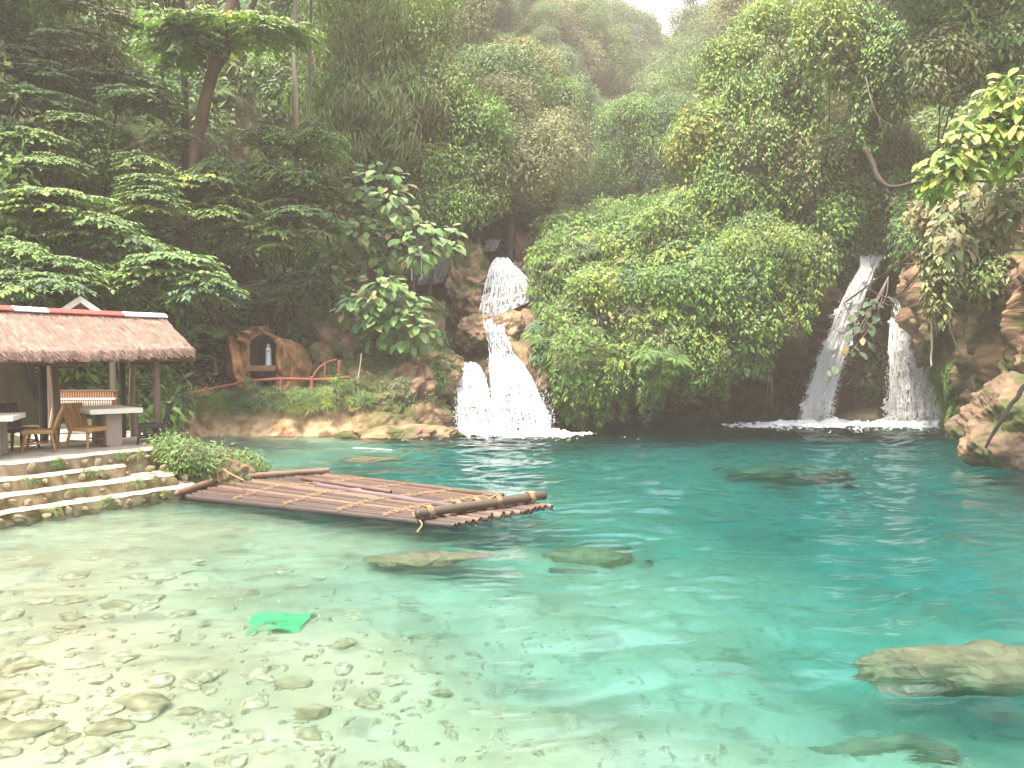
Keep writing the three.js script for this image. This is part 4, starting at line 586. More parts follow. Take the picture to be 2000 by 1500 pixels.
// ------------------------------------------------------------ thatched hut
const RIDGE = 3.37, EAVE = 2.66, RUN = 1.03;
{
  const hut = thing('thatched_hut', 'open hut with a thatched roof and red and white ridge cap on the terrace', 'hut');
  const T0 = -8.2, sl = Math.hypot(RUN, RIDGE - EAVE);
  for (const s of [1, -1]) { // roof slopes, uneven thatch with a thick ragged lower edge
    const b = new GB(), nt = 150, ns = 30;
    for (const lay of [0, 1]) for (let i = 0; i <= nt; i++) for (let j = 0; j <= ns; j++) {
      const v = j / ns, ext = 0.02 - 0.05 * v, t = lerp(T0, ext, i / nt), rag = v > 0.97 ? 0.07 * fbm(t * 5, s, 2, 4) : 0;
      const n = s * (RUN * v * (1 + 0.04 * v)), sag = 0.05 * Math.sin(t * 0.9 + 1) * v + 0.03 * fbm(t * 1.4, v * 3, s, 3);
      const y = lerp(RIDGE, EAVE, v) + sag + rag * 1.5 - (lay ? 0.15 : 0) + 0.03 * fbm(t * 4, v * 9, 5 + s, 3), p = hp(t, n + s * rag, y), k = 0.85 + 0.4 * fbm(t * 6, v * 14, s * 3, 4), g = sst(0.15, 0.5, fbm(t * 1.2, v * 2, 7, 3)) * 0.35;
      b.v(p.x, p.y, p.z, mix3([k, k * 0.97, k * 0.95], [0.55, 0.62, 0.75], g));
    }
    const w = ns + 1, o = w * (nt + 1); for (let i = 0; i < nt; i++) { for (let j = 0; j < ns; j++) { b.q(i * w + j, i * w + j + 1, (i + 1) * w + j + 1, (i + 1) * w + j); b.q(o + i * w + j, o + (i + 1) * w + j, o + (i + 1) * w + j + 1, o + i * w + j + 1); } b.q(i * w + ns, o + i * w + ns, o + (i + 1) * w + ns, (i + 1) * w + ns); }
    for (let j = 0; j < ns; j++) b.q(nt * w + j, nt * w + j + 1, o + nt * w + j + 1, o + nt * w + j);
    const slope = mesh('roof', b.geo(), M.thatch, hut);
    const L = [], dn = V(NX.x * s * RUN, EAVE - RIDGE, NX.z * s * RUN).normalize(); // loose straw lying down the slope
    for (let k = 0; k < (s > 0 ? 9000 : 1500); k++) { const v = Math.pow(rnd(), 0.75) * 1.03, t = lerp(T0 + 2, 0.0 - 0.05 * v, rnd()), p = hp(t, s * RUN * v * 1.03, lerp(RIDGE, EAVE, v) + 0.05 * Math.sin(t * 0.9 + 1) * v + rr(-0.02, 0.03) + (v > 0.96 ? rr(-0.13, 0) : 0)); const d = dn.clone().add(rdir().multiplyScalar(0.16)).normalize(), kk = rr(0.75, 1.25); L.push({ p, q: new THREE.Quaternion().setFromUnitVectors(up, d), s: V(rr(0.6, 1.4), rr(0.5, 1.3), rr(0.6, 1.4)), c: [kk, kk * rr(0.9, 1.02), kk * rr(0.82, 1)] }); }
    const straw = new THREE.CylinderGeometry(0.0025, 0.005, 0.22, 4, 1); inst('straw', colGeo(straw, [1, 1, 1]), M.thatch, L, slope);
  }
  let k = 0; for (const [t, t1, red] of [[-8.2, -6.5, 0], [-6.5, -5.2, 1], [-5.2, -4.1, 0], [-4.1, -3.02, 1], [-3.02, -2.4, 0], [-2.4, -0.92, 1], [-0.92, 0.04, 0]]) { // ridge cap: alternating red and white
    const b = new GB(); for (const e of [t, t1 - 0.01]) for (const [n, y] of [[-0.13, -0.06], [-0.09, -0.02], [0, 0.02], [0.09, -0.02], [0.13, -0.06], [0.12, -0.08], [0, -0.01], [-0.12, -0.08]]) { const p = hp(e, n, RIDGE + 0.06 + y + 0.01 * Math.sin(e)); b.v(p.x, p.y, p.z); }
    for (let q = 0; q < 8; q++) b.q(q, (q + 1) % 8, 8 + (q + 1) % 8, 8 + q); for (const e of [0, 8]) { b.q(e, e + 1, e + 6, e + 7); b.q(e + 1, e + 2, e + 6, e + 6); b.q(e + 2, e + 3, e + 6, e + 6); b.q(e + 3, e + 4, e + 5, e + 6); }
    const g2 = b.geo().toNonIndexed(); g2.computeVertexNormals(); mesh('ridge_cap', g2, red ? M.red : M.white, hut); }
  const logTube = (name, a, b2, r, mat = M.log) => mesh(name, tube([a, a.clone().lerp(b2, 0.35).add(V(0, rr(-0.03, 0.02), rr(-0.03, 0.03))), a.clone().lerp(b2, 0.7), b2], [r, r * 0.85], 9, null, 0.15), mat, hut);
  logTube('eave_beam', hp(-8.1, RUN - 0.12, EAVE - 0.2), hp(0.1, RUN - 0.12, EAVE - 0.17), 0.065); logTube('eave_beam', hp(-8.1, -RUN + 0.12, EAVE - 0.2), hp(0.1, -RUN + 0.12, EAVE - 0.17), 0.065); logTube('ridge_beam', hp(-8.1, 0, RIDGE - 0.22), hp(0.0, 0, RIDGE - 0.22), 0.06);
  for (const t of [-0.15, -2.2, -4.3, -6.4]) { logTube('tie_beam', hp(t, -RUN + 0.1, EAVE - 0.26), hp(t, RUN - 0.1, EAVE - 0.26), 0.05); for (const s of [1, -1]) logTube('rafter', hp(t + 0.1, 0, RIDGE - 0.2), hp(t + 0.1, s * RUN, EAVE - 0.12), 0.035); }
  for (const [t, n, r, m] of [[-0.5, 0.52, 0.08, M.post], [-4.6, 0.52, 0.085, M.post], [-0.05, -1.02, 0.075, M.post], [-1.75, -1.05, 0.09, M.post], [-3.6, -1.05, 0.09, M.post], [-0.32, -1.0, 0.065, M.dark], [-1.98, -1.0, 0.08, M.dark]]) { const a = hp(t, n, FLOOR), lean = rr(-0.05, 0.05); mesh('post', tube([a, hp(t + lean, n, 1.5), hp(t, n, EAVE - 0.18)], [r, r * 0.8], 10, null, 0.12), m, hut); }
}
{ // second hut behind, only its white-edged gable shows above the ridge
  const hut = thing('gabled_hut', 'small hut behind the thatched roof, its white-edged gable showing above', 'hut'), c = at(157, 582, 20.5), dir = c.clone().setY(0).negate().normalize(), side = V(dir.z, 0, -dir.x);
  const Q = (a, y, z) => c.clone().addScaledVector(side, a).addScaledVector(dir, z).setY(y), y0 = c.y, W = 0.95, drop = 0.72, L = 2.6;
  for (const s of [1, -1]) { const b = new GB(); for (const z of [0, -L]) for (const [a, y] of [[0, 0], [s * W, -drop], [s * W, -drop - 0.12], [0, -0.14]]) { const p = Q(a, y0 + y - 0.03, z); b.v(p.x, p.y, p.z, [0.8, 0.78, 0.75]); } b.q(0, 1, 5, 4); b.q(1, 2, 6, 5); b.q(2, 3, 7, 6); b.q(0, 3, 2, 1); b.q(4, 5, 6, 7); mesh('roof', b.geo(), M.thatch, hut);
    const e = new GB(); for (const z of [0.07, 0.02]) for (const [a, y] of [[0, 0.05], [s * (W + 0.02), -drop + 0.03], [s * (W + 0.02), -drop - 0.13], [0, -0.12]]) { const p = Q(a, y0 + y, z); e.v(p.x, p.y, p.z); } e.q(0, 1, 2, 3); e.q(4, 7, 6, 5); e.q(0, 4, 5, 1); e.q(1, 5, 6, 2); e.q(2, 6, 7, 3); const g = e.geo().toNonIndexed(); g.computeVertexNormals(); mesh('barge_board', g, M.white, hut); }
  { const e = new GB(); for (const z of [-0.12, -0.2]) for (const [a, y] of [[0, -0.1], [W * 0.88, -drop], [-W * 0.88, -drop]]) { const p = Q(a, y0 + y, z); e.v(p.x, p.y, p.z); } e.t(0, 1, 2); e.t(3, 5, 4); e.q(0, 3, 4, 1); e.q(1, 4, 5, 2); e.q(2, 5, 3, 0); mesh('gable_panel', e.geo(), std({ color: lin(0.22, 0.1, 0.08) }), hut); }
  for (const [a, z] of [[-0.7, -0.1], [0.7, -0.1], [-0.7, -2.4], [0.7, -2.4]]) { const p = Q(a, 0, z), g = Math.min(FLOOR, H(p.x, -p.z)); mesh('post', tube([p.clone().setY(g - 0.1), p.clone().setY(2), p.clone().setY(y0 - drop)], [0.08, 0.07], 8, null, 0.1), M.post, hut); }
}
// ---- furniture under the roof
function table(label, c, w, l, yaw) { const g = thing('concrete_table', label, 'table', 'white-edged tables under the thatched roof'); g.position.copy(c); g.rotation.y = yaw; mesh('table_top', box(w, 0.09, l, 0, 0.69, 0), std({ color: lin(0.74, 0.7, 0.62), roughness: 0.8, bumpMap: bumpFine, bumpScale: 0.01 }), g); mesh('pedestal', box(0.28, 0.642, 0.28, 0, 0.321, -l * 0.22), M.column, g); mesh('pedestal', box(0.28, 0.642, 0.28, 0, 0.321, l * 0.26), M.column, g); return g; }
const onFloor = (px, py) => onWater(px, py, FLOOR);
table('white-edged concrete table beside the hut end post', onFloor(208, 868), 0.95, 1.35, 0.75);
table('white-edged concrete table cut by the left edge of the picture', onFloor(-12, 893), 0.8, 1.0, 0.35);
function chair(label, px, py, yaw, m1, m2) {
  const g = thing('lounge_chair', label, 'chair', 'chairs around the hut tables'); g.position.copy(onFloor(px, py)); g.rotation.y = yaw;
  mesh('seat', (() => { const q = box(0.5, 0.075, 0.5, 0, 0.36, 0.04); return q; })(), m1, g);
  const fr = mesh('backrest', box(0.5, 0.05, 0.035, 0, 0.82, -0.37), m2, g); mesh('lower_rail', box(0.48, 0.045, 0.03, 0, 0.44, -0.235), m2, fr);
  for (let k = 0; k < 8; k++) { const x = -0.225 + k * 0.0643; mesh('slat', tube([V(x, 0.4, -0.215), V(x * 1.02, 0.62, -0.29), V(x * 1.05, 0.8, -0.365)], [0.026, 0.026], 6, null, 0, 0.5), k % 2 ? m1 : m2, fr); }
  for (const [x, z] of [[-1, 1], [1, 1], [-1, -1], [1, -1]]) mesh('leg', tube([V(x * 0.21, 0.34, z * 0.2 + 0.03), V(x * 0.26, 0, z * 0.27 + 0.02)], [0.032, 0.022], 8), m2, g);
  for (const x of [-1, 1]) mesh('stretcher', tube([V(x * 0.235, 0.15, 0.25), V(x * 0.235, 0.15, -0.2)], [0.016, 0.016], 6), m2, g);
  return g;
}
chair('tan cane chair with a tall slatted back, turned away towards the cut-off table', 83, 880, -1.2, M.cane, M.caneDark);
chair('tan cane chair seen from the side, drawn up to the nearer hut table', 170, 874, 1.25, M.cane, M.caneDark);
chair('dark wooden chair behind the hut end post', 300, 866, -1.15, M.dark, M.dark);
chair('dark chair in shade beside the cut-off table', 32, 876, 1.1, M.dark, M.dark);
{ const g = thing('slatted_bench', 'long bench with two rows of white spindles behind the hut table', 'bench'), c = at(168, 862, 18.6); c.y = FLOOR; g.position.copy(c); g.rotation.y = 0.12;
  mesh('seat', box(1.4, 0.05, 0.4, 0, 0.5, 0), M.log, g); mesh('ledge', box(1.34, 0.035, 0.1, 0.02, 0.79, 0.13), M.white, g); mesh('back_panel', box(1.36, 0.34, 0.03, 0, 0.78, -0.03), std({ color: lin(0.25, 0.12, 0.07) }), g); mesh('top_rail', box(1.4, 0.045, 0.06, 0, 0.97, -0.01), M.log, g);
  for (const x of [-0.66, 0.66]) mesh('leg', box(0.07, 0.48, 0.36, x, 0.24, 0), M.log, g);
  for (let k = 0; k < 24; k++) mesh('spindle', box(0.024, 0.12, 0.025, -0.6 + k * 0.0525, 0.875, 0.03), M.caneDark, g); for (let k = 0; k < 22; k++) mesh('spindle', box(0.026, 0.13, 0.025, -0.5 + k * 0.0505, 0.68, 0.03), M.white, g); }
tag(mesh('bamboo_pole', tube([onFloor(92, 862), at(112, 735, 17.6)], [0.02, 0.014], 6, [0.3, 0.24, 0.2], 0.1), M.bamboo), 'thin pole leaning in the shade under the thatched roof', 'pole');
tag(mesh('garden_hose', (() => { const c = onFloor(305, 858), P = []; for (let k = 0; k < 26; k++) { const a = k * 0.9, r = 0.16 + 0.04 * Math.sin(k); P.push(V(c.x + Math.cos(a) * r, FLOOR + 0.05 + 0.1 * Math.abs(Math.sin(k * 0.55)), c.z + 0.2 + Math.sin(a) * r)); } P.push(onFloor(345, 856).add(V(0, 0.03, 0)), onFloor(372, 859).add(V(0, 0.03, 0))); return tube(P, [0.012, 0.012], 5); })(), std({ color: lin(0.06, 0.06, 0.09), roughness: 0.5 })), 'dark coiled hose at the foot of the hut end post', 'hose');

// ------------------------------------------------------------ red railing and grotto
{
  const g = thing('rustic_railing', 'red-brown log railing with a quarter-circle arch along the path by the grotto', 'railing'), d = 27.2, fc = (p) => { const k = 0.75 + 0.6 * (0.5 + 0.5 * n3(p.x * 4, p.y * 4, p.z * 4)) * 0.6; return [k, k, k]; };
  const T = (name, pts, r) => mesh(name, tube(pts, [r, r * 0.92], 8, fc, 0.14), M.fence, g);
  T('rail', [at(310, 786, 26.4), at(370, 769, 26.6), at(430, 756, 26.9), at(486, 744, d)], 0.05); T('rail', [at(345, 796, 26.5), at(400, 783, 26.7), at(486, 768, d)], 0.035);
  T('rail', [at(484, 744, d), at(560, 740, d), at(620, 741, d), at(682, 736, d)], 0.05); T('rail', [at(488, 767, d), at(560, 768, d), at(668, 768, d)], 0.04);
  for (const [px, y0, y1, r] of [[402, 755, 800, 0.055], [485, 737, 815, 0.09], [497, 742, 790, 0.06], [550, 736, 775, 0.06], [609, 735, 776, 0.075], [663, 703, 776, 0.07], [330, 776, 812, 0.05]]) T('post', [at(px, y0, px < 480 ? 26.7 : d), at(px + rr(-1, 1), (y0 + y1) / 2, px < 480 ? 26.7 : d), at(px, y1, px < 480 ? 26.7 : d)], r);
  T('arch_rail', [at(611, 738, d), at(617, 727, d), at(628, 715, d), at(642, 707, d), at(658, 702, d)], 0.042); T('baluster', [at(635, 711, d), at(635, 740, d)], 0.04);
}
{
  const g = thing('grotto', 'terracotta rock grotto with an arched niche behind the railing', 'grotto'), c = at(516, 718, 28.3); g.position.copy(c); g.scale.setScalar(1.12);
  const b = new GB(), nu = 120, nv = 40, iw = 0.4, ih = 0.62;
  for (let i = 0; i <= nu; i++) for (let j = 0; j <= nv; j++) {
    const u = i / nu, v = j / nv, a = Math.PI * u, leg = -0.62; // arch outline: two legs and a half round
    let ix, iy; const arc = u < 0.25 ? null : u > 0.75 ? null : (u - 0.25) * 2; if (arc === null) { const t = u < 0.25 ? u / 0.25 : (1 - u) / 0.25; ix = u < 0.25 ? -iw : iw; iy = lerp(leg, ih, t); } else { const th = Math.PI * (1 - arc); ix = iw * Math.cos(th); iy = ih + 0.38 * Math.sin(th); }
    const cx = 0, cy = 0.2, dx = ix - cx, dy = iy - cy, L = Math.hypot(dx, dy), sp = (0.9 + 0.4 * n3(u * 4, 1, 5)) * (u < 0.5 ? 1.35 : 0.85), fold = 0.2 * Math.sin(u * 34 + 5 * n3(u * 4, v * 1.5, 2) + v * 2) * Math.sin(Math.PI * Math.min(1, v * 1.6)) + 0.26 * v * fbm(u * 9, v * 4, 3, 4);
    const rx = ix + dx / L * sp * v * 1.25, ry = iy + dy / L * sp * v * (u < 0.2 || u > 0.8 ? 0.25 : 0.55) - 0.35 * v * v, z = 0.3 * Math.sin(Math.PI * Math.min(1, v * 0.9 + 0.12)) - 0.75 * Math.pow(v, 2.2) + fold;
    const k = 0.8 + 0.7 * fbm(rx * 2.5, ry * 2.5, z * 2.5, 4), m = sst(0.15, 0.5, fbm(rx * 1.3, ry * 1.3, 9, 3) + 0.3 * v - 0.1);
    b.v(rx, ry, z, mix3([0.5 * k, 0.25 * k, 0.12 * k], [0.14, 0.12, 0.05], m * 0.7)); b.u.push(rx, ry);
  }
  const w = nv + 1; for (let i = 0; i < nu; i++) for (let j = 0; j < nv; j++) b.q(i * w + j, (i + 1) * w + j, (i + 1) * w + j + 1, i * w + j + 1);
  mesh('hood', b.geo(), M.terracotta, g);
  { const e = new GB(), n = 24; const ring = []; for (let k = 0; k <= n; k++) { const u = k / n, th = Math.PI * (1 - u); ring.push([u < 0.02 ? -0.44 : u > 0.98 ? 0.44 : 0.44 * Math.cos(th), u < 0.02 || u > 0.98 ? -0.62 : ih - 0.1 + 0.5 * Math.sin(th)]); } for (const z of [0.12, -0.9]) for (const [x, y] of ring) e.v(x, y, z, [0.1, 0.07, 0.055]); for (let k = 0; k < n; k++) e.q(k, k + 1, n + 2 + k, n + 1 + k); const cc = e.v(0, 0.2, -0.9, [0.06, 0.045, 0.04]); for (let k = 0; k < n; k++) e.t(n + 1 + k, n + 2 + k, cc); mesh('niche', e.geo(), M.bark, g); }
  mesh('altar_slab', colGeo(box(0.86, 0.16, 0.5, 0, -0.02, 0.05), (x, y, z) => { const k = 0.8 + 0.6 * n3(x * 6, y * 6, z * 6) * 0.5; return [0.4 * k, 0.22 * k, 0.12 * k]; }), M.terracotta, g);
  // statue standing on the slab
  const s = thing('statue', 'small pale blue robed statue standing in the grotto niche', 'statue'); s.position.copy(c).add(V(0.16, 0.07, 0.02)); s.scale.setScalar(1.1);
  const robe = new THREE.LatheGeometry([[0, 0], [0.1, 0], [0.105, 0.03], [0.09, 0.06], [0.085, 0.2], [0.075, 0.35], [0.085, 0.46], [0.078, 0.53], [0.04, 0.57], [0, 0.575]].map(([x, y]) => new THREE.Vector2(x, y)), 20); { const p = robe.attributes.position; for (let i = 0; i < p.count; i++) { const a = Math.atan2(p.getZ(i), p.getX(i)), y = p.getY(i), k = 1 + 0.06 * Math.sin(a * 9) * sst(0.45, 0.1, y); p.setXYZ(i, p.getX(i) * k, y, p.getZ(i) * k * 0.85); } robe.computeVertexNormals(); }
  mesh('robe', robe, std({ color: lin(0.62, 0.68, 0.72), roughness: 0.6 }), s);
  const head = new THREE.SphereGeometry(0.048, 14, 12); head.scale(0.85, 1.15, 0.95); head.translate(0, 0.615, 0.006); mesh('head', head, std({ color: lin(0.6, 0.52, 0.46) }), s);
  const veil = new THREE.LatheGeometry([[0.0, 0.69], [0.035, 0.68], [0.058, 0.64], [0.064, 0.58], [0.092, 0.5], [0.1, 0.35], [0.105, 0.12]].map(([x, y]) => new THREE.Vector2(x, y)), 16, Math.PI * 0.36, Math.PI * 1.28); mesh('mantle', veil, std({ color: lin(0.2, 0.38, 0.52), roughness: 0.7, side: THREE.DoubleSide }), s);
  mesh('hands', tube([V(-0.07, 0.43, 0.04), V(0, 0.47, 0.09), V(0.07, 0.43, 0.04)], [0.02, 0.02], 7), std({ color: lin(0.6, 0.52, 0.46) }), s);
}
{ const g = thing('sign_board', 'pale blank sign on two thin posts among the shrub leaves by the upper stream', 'sign'), d = 30.2, a = at(804, 480, d), b = at(804, 548, d + 0.1), e = at(823, 500, d), f = at(823, 545, d + 0.1); mesh('post', tube([a, b], [0.025, 0.025], 7), M.white, g); mesh('post', tube([at(823, 482, d), f], [0.02, 0.02], 7), M.white, g); const q = box(0.46, 0.36, 0.02); mesh('board', q, std({ color: lin(0.55, 0.56, 0.52), roughness: 0.5 }), g).position.copy(at(815, 490, d - 0.05)); }

// ------------------------------------------------------------ bamboo raft
{
  const g = thing('bamboo_raft', 'brown bamboo raft of lashed poles floating on the pool', 'raft');
  const Lf = [onWater(352, 972, 0.035), onWater(440, 945, 0.035), onWater(634, 930, 0.035)], R0 = onWater(882, 1028, 0.035), R1 = onWater(1078, 988, 0.035);
  const left = (u) => u < 0.34 ? Lf[0].clone().lerp(Lf[1], u / 0.34) : Lf[1].clone().lerp(Lf[2], (u - 0.34) / 0.66), right = (u) => R0.clone().lerp(R1, u), N = 26;
  g.position.copy(left(0.5).lerp(right(0.5), 0.5).setY(0)); const o = g.position;
  const at2 = (u, t) => left(u).lerp(right(u), t).sub(o), cols = [[0.085, 0.048, 0.034], [0.11, 0.063, 0.044], [0.064, 0.038, 0.03], [0.15, 0.094, 0.068], [0.045, 0.031, 0.028]];
  for (let k = 0; k < N; k++) {
    const u = (k + 0.5) / N, e0 = rr(-0.008, 0.012), e1 = 1 + rr(-0.012, 0.012), c = cols[Math.floor(rnd() * cols.length)], r0 = rr(0.058, 0.07), r1 = rr(0.045, 0.052), ph = rnd(), b = new GB(), n = 46, S = 9, A = at2(u, e0), B = at2(u, e1), T = B.clone().sub(A), len = T.length(); T.normalize(); const sd = T.clone().cross(up).normalize(); let prev = null;
    const yb = rr(-0.012, 0.014), bow = rr(-0.02, 0.02);
    for (let q = 0; q <= n; q++) { const t = q / n, node = Math.abs(((t * 15 + ph) % 1) - 0.5) < 0.07 ? 1.1 : 1, R = lerp(r0, r1, t) * node, P = A.clone().lerp(B, t); P.y += yb + bow * Math.sin(Math.PI * t); P.addScaledVector(sd, bow * Math.sin(t * 5 + k)); const ring = []; for (let s = 0; s < S; s++) { const a = s / S * 6.283, p = P.clone().addScaledVector(sd, Math.cos(a) * R).add(V(0, Math.sin(a) * R, 0)), m = 0.75 + 0.5 * (0.5 + fbm(t * 22 + k * 9, s * 0.8, k, 3)) * (node > 1 ? 0.75 : 1); ring.push(b.v(p.x, p.y, p.z, [c[0] * m, c[1] * m, c[2] * m])); } if (prev) for (let s = 0; s < S; s++) b.q(prev[s], prev[(s + 1) % S], ring[(s + 1) % S], ring[s]); prev = ring; if (q === 0 || q === n) { const In = ring.map((v) => { const p = V(b.p[v * 3], b.p[v * 3 + 1], b.p[v * 3 + 2]).lerp(P, 0.3); return b.v(p.x, p.y, p.z, c); }), deep = P.clone().addScaledVector(T, q ? -0.12 : 0.12), ce = b.v(deep.x, deep.y, deep.z, [0.05, 0.03, 0.02]); for (let s = 0; s < S; s++) { const s2 = (s + 1) % S; q ? (b.q(ring[s], ring[s2], In[s2], In[s]), b.t(In[s], In[s2], ce)) : (b.q(ring[s2], ring[s], In[s], In[s2]), b.t(In[s2], In[s], ce)); } } }
    mesh('bamboo_pole', b.geo(), M.bamboo, g);
  }
  const lift = (p, y) => p.clone().setY(p.y + y);
  const pole = (name, a, b2, r, c) => mesh(name, tube([a, a.clone().lerp(b2, 0.33), a.clone().lerp(b2, 0.66), b2], (t) => r * (1 + 0.05 * Math.sin(t * 40)), 10, (p, t) => { const k = 0.7 + 0.6 * (0.5 + 0.5 * n3(p.x * 5, p.y * 5, p.z * 5)); return [c[0] * k, c[1] * k, c[2] * k]; }, 0.06), M.bamboo, g);
  pole('cross_pole', lift(at2(-0.03, 0.005), 0.1), lift(at2(0.35, 0.0), 0.14), 0.06, [0.14, 0.08, 0.06]); pole('cross_pole', lift(at2(0.33, 0.005), 0.13), lift(at2(1.02, 0.005), 0.12), 0.06, [0.16, 0.1, 0.07]);
  tag(pole('cross_log', lift(at2(-0.02, 0.9), 0.145), lift(at2(1.04, 0.96), 0.145), 0.075, [0.075, 0.055, 0.038]), 'thick dark log lashed across the raft end');
  tag(pole('long_pole', lift(at2(0.55, 0.28), 0.075), lift(at2(0.42, 0.88), 0.075), 0.05, [0.13, 0.095, 0.1]), 'smooth dark purple-grey pole lying along the raft'); pole('long_pole', lift(at2(0.68, 0.12), 0.09), lift(at2(0.62, 0.55), 0.09), 0.04, [0.12, 0.08, 0.07]); pole('edge_pole', lift(at2(0.995, 0.0), 0.03), lift(at2(0.995, 0.82), 0.06), 0.055, [0.08, 0.055, 0.04]);
  for (const t of [0.22, 0.42, 0.62, 0.78]) { const P = []; for (let k = 0; k <= 84; k++) { const u = k / 84, p = at2(u, t + 0.014 * Math.sin(k * 1.5)), kk = (u * N) % 1; p.y += 0.05 + 0.018 * Math.sin(kk * Math.PI) + 0.012; P.push(p); } mesh('lashing', tube(P, [0.006, 0.006], 4), M.rope, g); }
  for (const u of [0.07, 0.3, 0.45, 0.62, 0.9]) { const c = lift(at2(u, lerp(0.9, 0.96, u)), 0.145), ax = at2(1, 0.95).sub(at2(0, 0.9)).normalize(), s = ax.clone().cross(up).normalize(), P = []; for (let k = 0; k <= 40; k++) { const a = k / 40 * 6.283 * 3; P.push(c.clone().addScaledVector(ax, (k / 40 - 0.5) * 0.1).addScaledVector(s, Math.cos(a) * 0.096).add(V(0, Math.sin(a) * 0.096, 0))); } mesh('lashing', tube(P, [0.012, 0.012], 5), M.rope, g); }
  { const a = lift(at2(0.62, 0.94), 0.28), b2 = lift(at2(0.12, 0.91), 0.12), c = lift(at2(0.02, 0.9), 0.12), e = lift(at2(-0.06, 0.93), 0.02), f = lift(at2(-0.16, 0.95), -0.05); mesh('rope', tube([a, lift(at2(0.4, 0.93), 0.1), b2, c, lift(at2(0.05, 0.86), 0.11), e, f], [0.014, 0.012], 6), M.rope, g); }
}
tag(mesh('mooring_rope', tube([at(392, 888, 16.3), at(420, 908, 15.9).add(V(0, 0.02, 0)), at(452, 926, 15.4), at(476, 938, 14.9)], [0.012, 0.012], 6), M.rope), 'tan rope from the terrace end down to the raft', 'rope');
tag(mesh('floating_line', tube([onWater(690, 875, 0.03), onWater(720, 876, 0.02), onWater(765, 879, 0.03)], [0.014, 0.01], 5), M.white), 'thin white line lying on the water beyond the raft', 'rope');

// ------------------------------------------------------------ things on the pool bed
const under = (px, py, y) => { const w = onWater(px, py, 0), h = Math.hypot(w.x, w.z), si = h / Math.hypot(h, HEYE) / 1.33, run = -y * si / Math.sqrt(1 - si * si); return V(w.x * (1 + run / h), y, w.z * (1 + run / h)); };
const bedAt = (px, py) => { let p = under(px, py, -0.4); for (let k = 0; k < 6; k++) p = under(px, py, Math.min(-0.02, H(p.x, -p.z))); return V(p.x, H(p.x, -p.z), p.z); };
const paleRock = (p) => { const f = fbm(p.x * 1.6, p.y * 1.6, p.z * 1.6, 4), g = fbm(p.x * 5, p.y * 5, p.z * 5, 3); return mix3(mix3([0.28, 0.23, 0.14], [0.19, 0.155, 0.1], sst(-0.2, 0.35, f)), [0.18, 0.16, 0.1], sst(0.1, 0.5, g) * 0.7); };
function sunken(px, py, r, label, o = {}) { const p = o.y !== undefined ? under(px, py, o.y) : bedAt(px, py), m = mesh('sunken_rock', boulderGeo(r[0], r[1], r[2], o.det || 24, o.col || paleRock, o.disp ?? 0.28, o.fr ?? 1.1, p), M.earth); m.position.copy(p); m.position.y = o.y !== undefined ? o.y : p.y + r[1] * 0.2; if (o.yaw) m.rotation.y = o.yaw; return tag(m, label, 'rock'); }
sunken(1915, 1300, [1.1, 0.4, 0.42], 'large flat tan rock under water at the right edge', { det: 46, y: -0.75, yaw: 0.1 });
sunken(830, 1090, [0.85, 0.2, 0.34], 'sunken rock ledge just below the raft', { det: 36, y: -0.5, yaw: 0.15 });
sunken(1150, 1085, [0.75, 0.45, 0.5], 'dim sunken rock beyond the rock ledge', { y: -1.55 });
sunken(722, 897, [0.75, 0.3, 0.5], 'tan rock just under the surface behind the raft', { y: -0.4 });
sunken(1530, 918, [1.6, 0.8, 0.9], 'dark sunken rock in the deep water before the right falls', { y: -2.5 });
sunken(612, 1392, [0.14, 0.1, 0.12], 'squarish dark stone on the bed below the green sheet', { det: 6, col: (p) => paleRock(p).map((x) => x * 1.5) });
sunken(570, 1335, [0.17, 0.1, 0.13], 'dark round stone on the bed near the green sheet', { det: 6, col: (p) => paleRock(p).map((x) => x * 1.5) });
sunken(1700, 1465, [0.5, 0.18, 0.18], 'row of dark stone at the bottom right under water', { det: 16 });
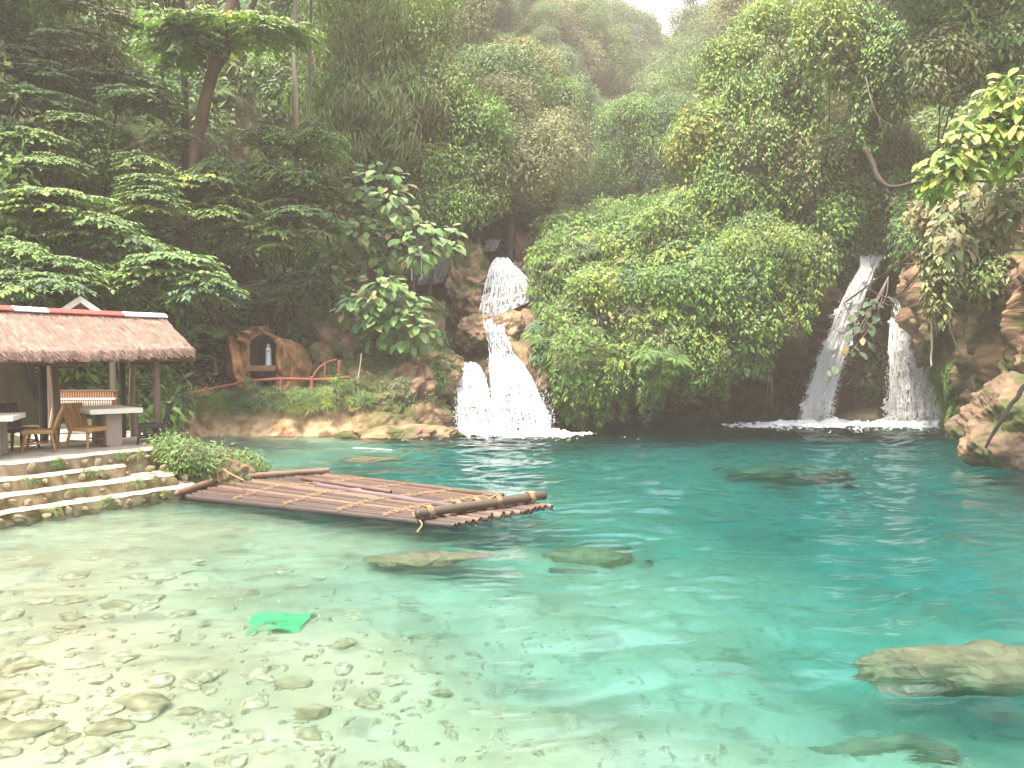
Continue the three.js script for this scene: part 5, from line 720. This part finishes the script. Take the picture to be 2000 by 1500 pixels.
{ const gs = Array.from({ length: 6 }, () => boulderGeo(rr(0.13, 0.2), rr(0.05, 0.08), rr(0.1, 0.15), 4, (p) => { const k = 0.8 + 0.4 * n3(p.x * 9, p.y * 9, p.z * 9); return [0.66 * k, 0.58 * k, 0.42 * k]; }, 0.2, 4)), mats = [[1, 1, 1], [0.85, 0.83, 0.78], [0.72, 0.69, 0.6], [1.05, 1.02, 0.95]].map((c) => { const m = M.earth.clone(); m.color.setRGB(...c); return m; });
  const spots = []; let tries = 0; while (spots.length < 90 && tries++ < 4000) { const px = -30 + 950 * Math.pow(rnd(), 1.5), py = rr(1085, 1490); if (px > 420 && px < 640 && py > 1165 && py < 1260) continue; const p = bedAt(px, py); if (spots.some((q) => q.distanceTo(p) < 0.2)) continue; spots.push(p);
    const m = mesh('bed_stone', gs[Math.floor(rnd() * 6)], mats[Math.floor(rnd() * 4)]); m.position.copy(p).add(V(0, 0.012, 0)); m.rotation.y = rnd() * 6.28; m.scale.setScalar(rr(0.4, 1.15) * (px < 350 ? 1.1 : 0.75)); tag(m, 'smooth pale stone lying on the shallow bed at the lower left', 'stone', 'stones on the shallow pool bed'); }
  const L = []; for (let k = 0; k < 1000; k++) { const px = rr(-60, 1900), py = 1060 + 440 * rnd(), p = bedAt(px, py); const k2 = rr(0.75, 1.1); L.push({ p, s: V(rr(0.15, 0.5), rr(0.2, 0.5), rr(0.15, 0.5)).multiplyScalar(rr(0.4, 1)), e: [0, rnd() * 6, 0], c: [k2, k2 * 0.98, k2 * 0.92] }); } const mm = M.earth.clone(); inst('gravel', gs[0], mm, L); }
{ const p = bedAt(541, 1216), g = thing('green_sheet', 'bright green plastic sheet lying under the shallow water', 'sheet'); g.position.copy(p).add(V(0, 0.05, 0)); g.rotation.y = 0.06;
  const b = new GB(), nx = 24, nz = 16; for (const lay of [0, 1]) for (let j = 0; j <= nz; j++) for (let i = 0; i <= nx; i++) { const x = (i / nx - 0.5) * 0.6, z = (j / nz - 0.5) * 0.62; b.v(x + (j / nz - 0.5) * -0.04, 0.045 * n3(x * 3, z * 3, 1) + 0.015 * n3(x * 9, z * 9, 4) - lay * 0.008, z); } const w = nx + 1, o = w * (nz + 1); const hole = (i, j) => { const x = i / nx - 0.4, z = j / nz - 0.62; return x * x * 60 + z * z * 160 < 1 || (i < 11 && i > 6 && j < 1); }; for (let j = 0; j < nz; j++) for (let i = 0; i < nx; i++) { if (hole(i, j)) continue; b.q(j * w + i, (j + 1) * w + i, (j + 1) * w + i + 1, j * w + i + 1); b.q(o + j * w + i, o + j * w + i + 1, o + (j + 1) * w + i + 1, o + (j + 1) * w + i); }
  mesh('sheet', b.geo(), std({ color: lin(0.1, 0.46, 0.2), roughness: 0.6, side: THREE.DoubleSide }), g); }
renderer.render(scene, camera);
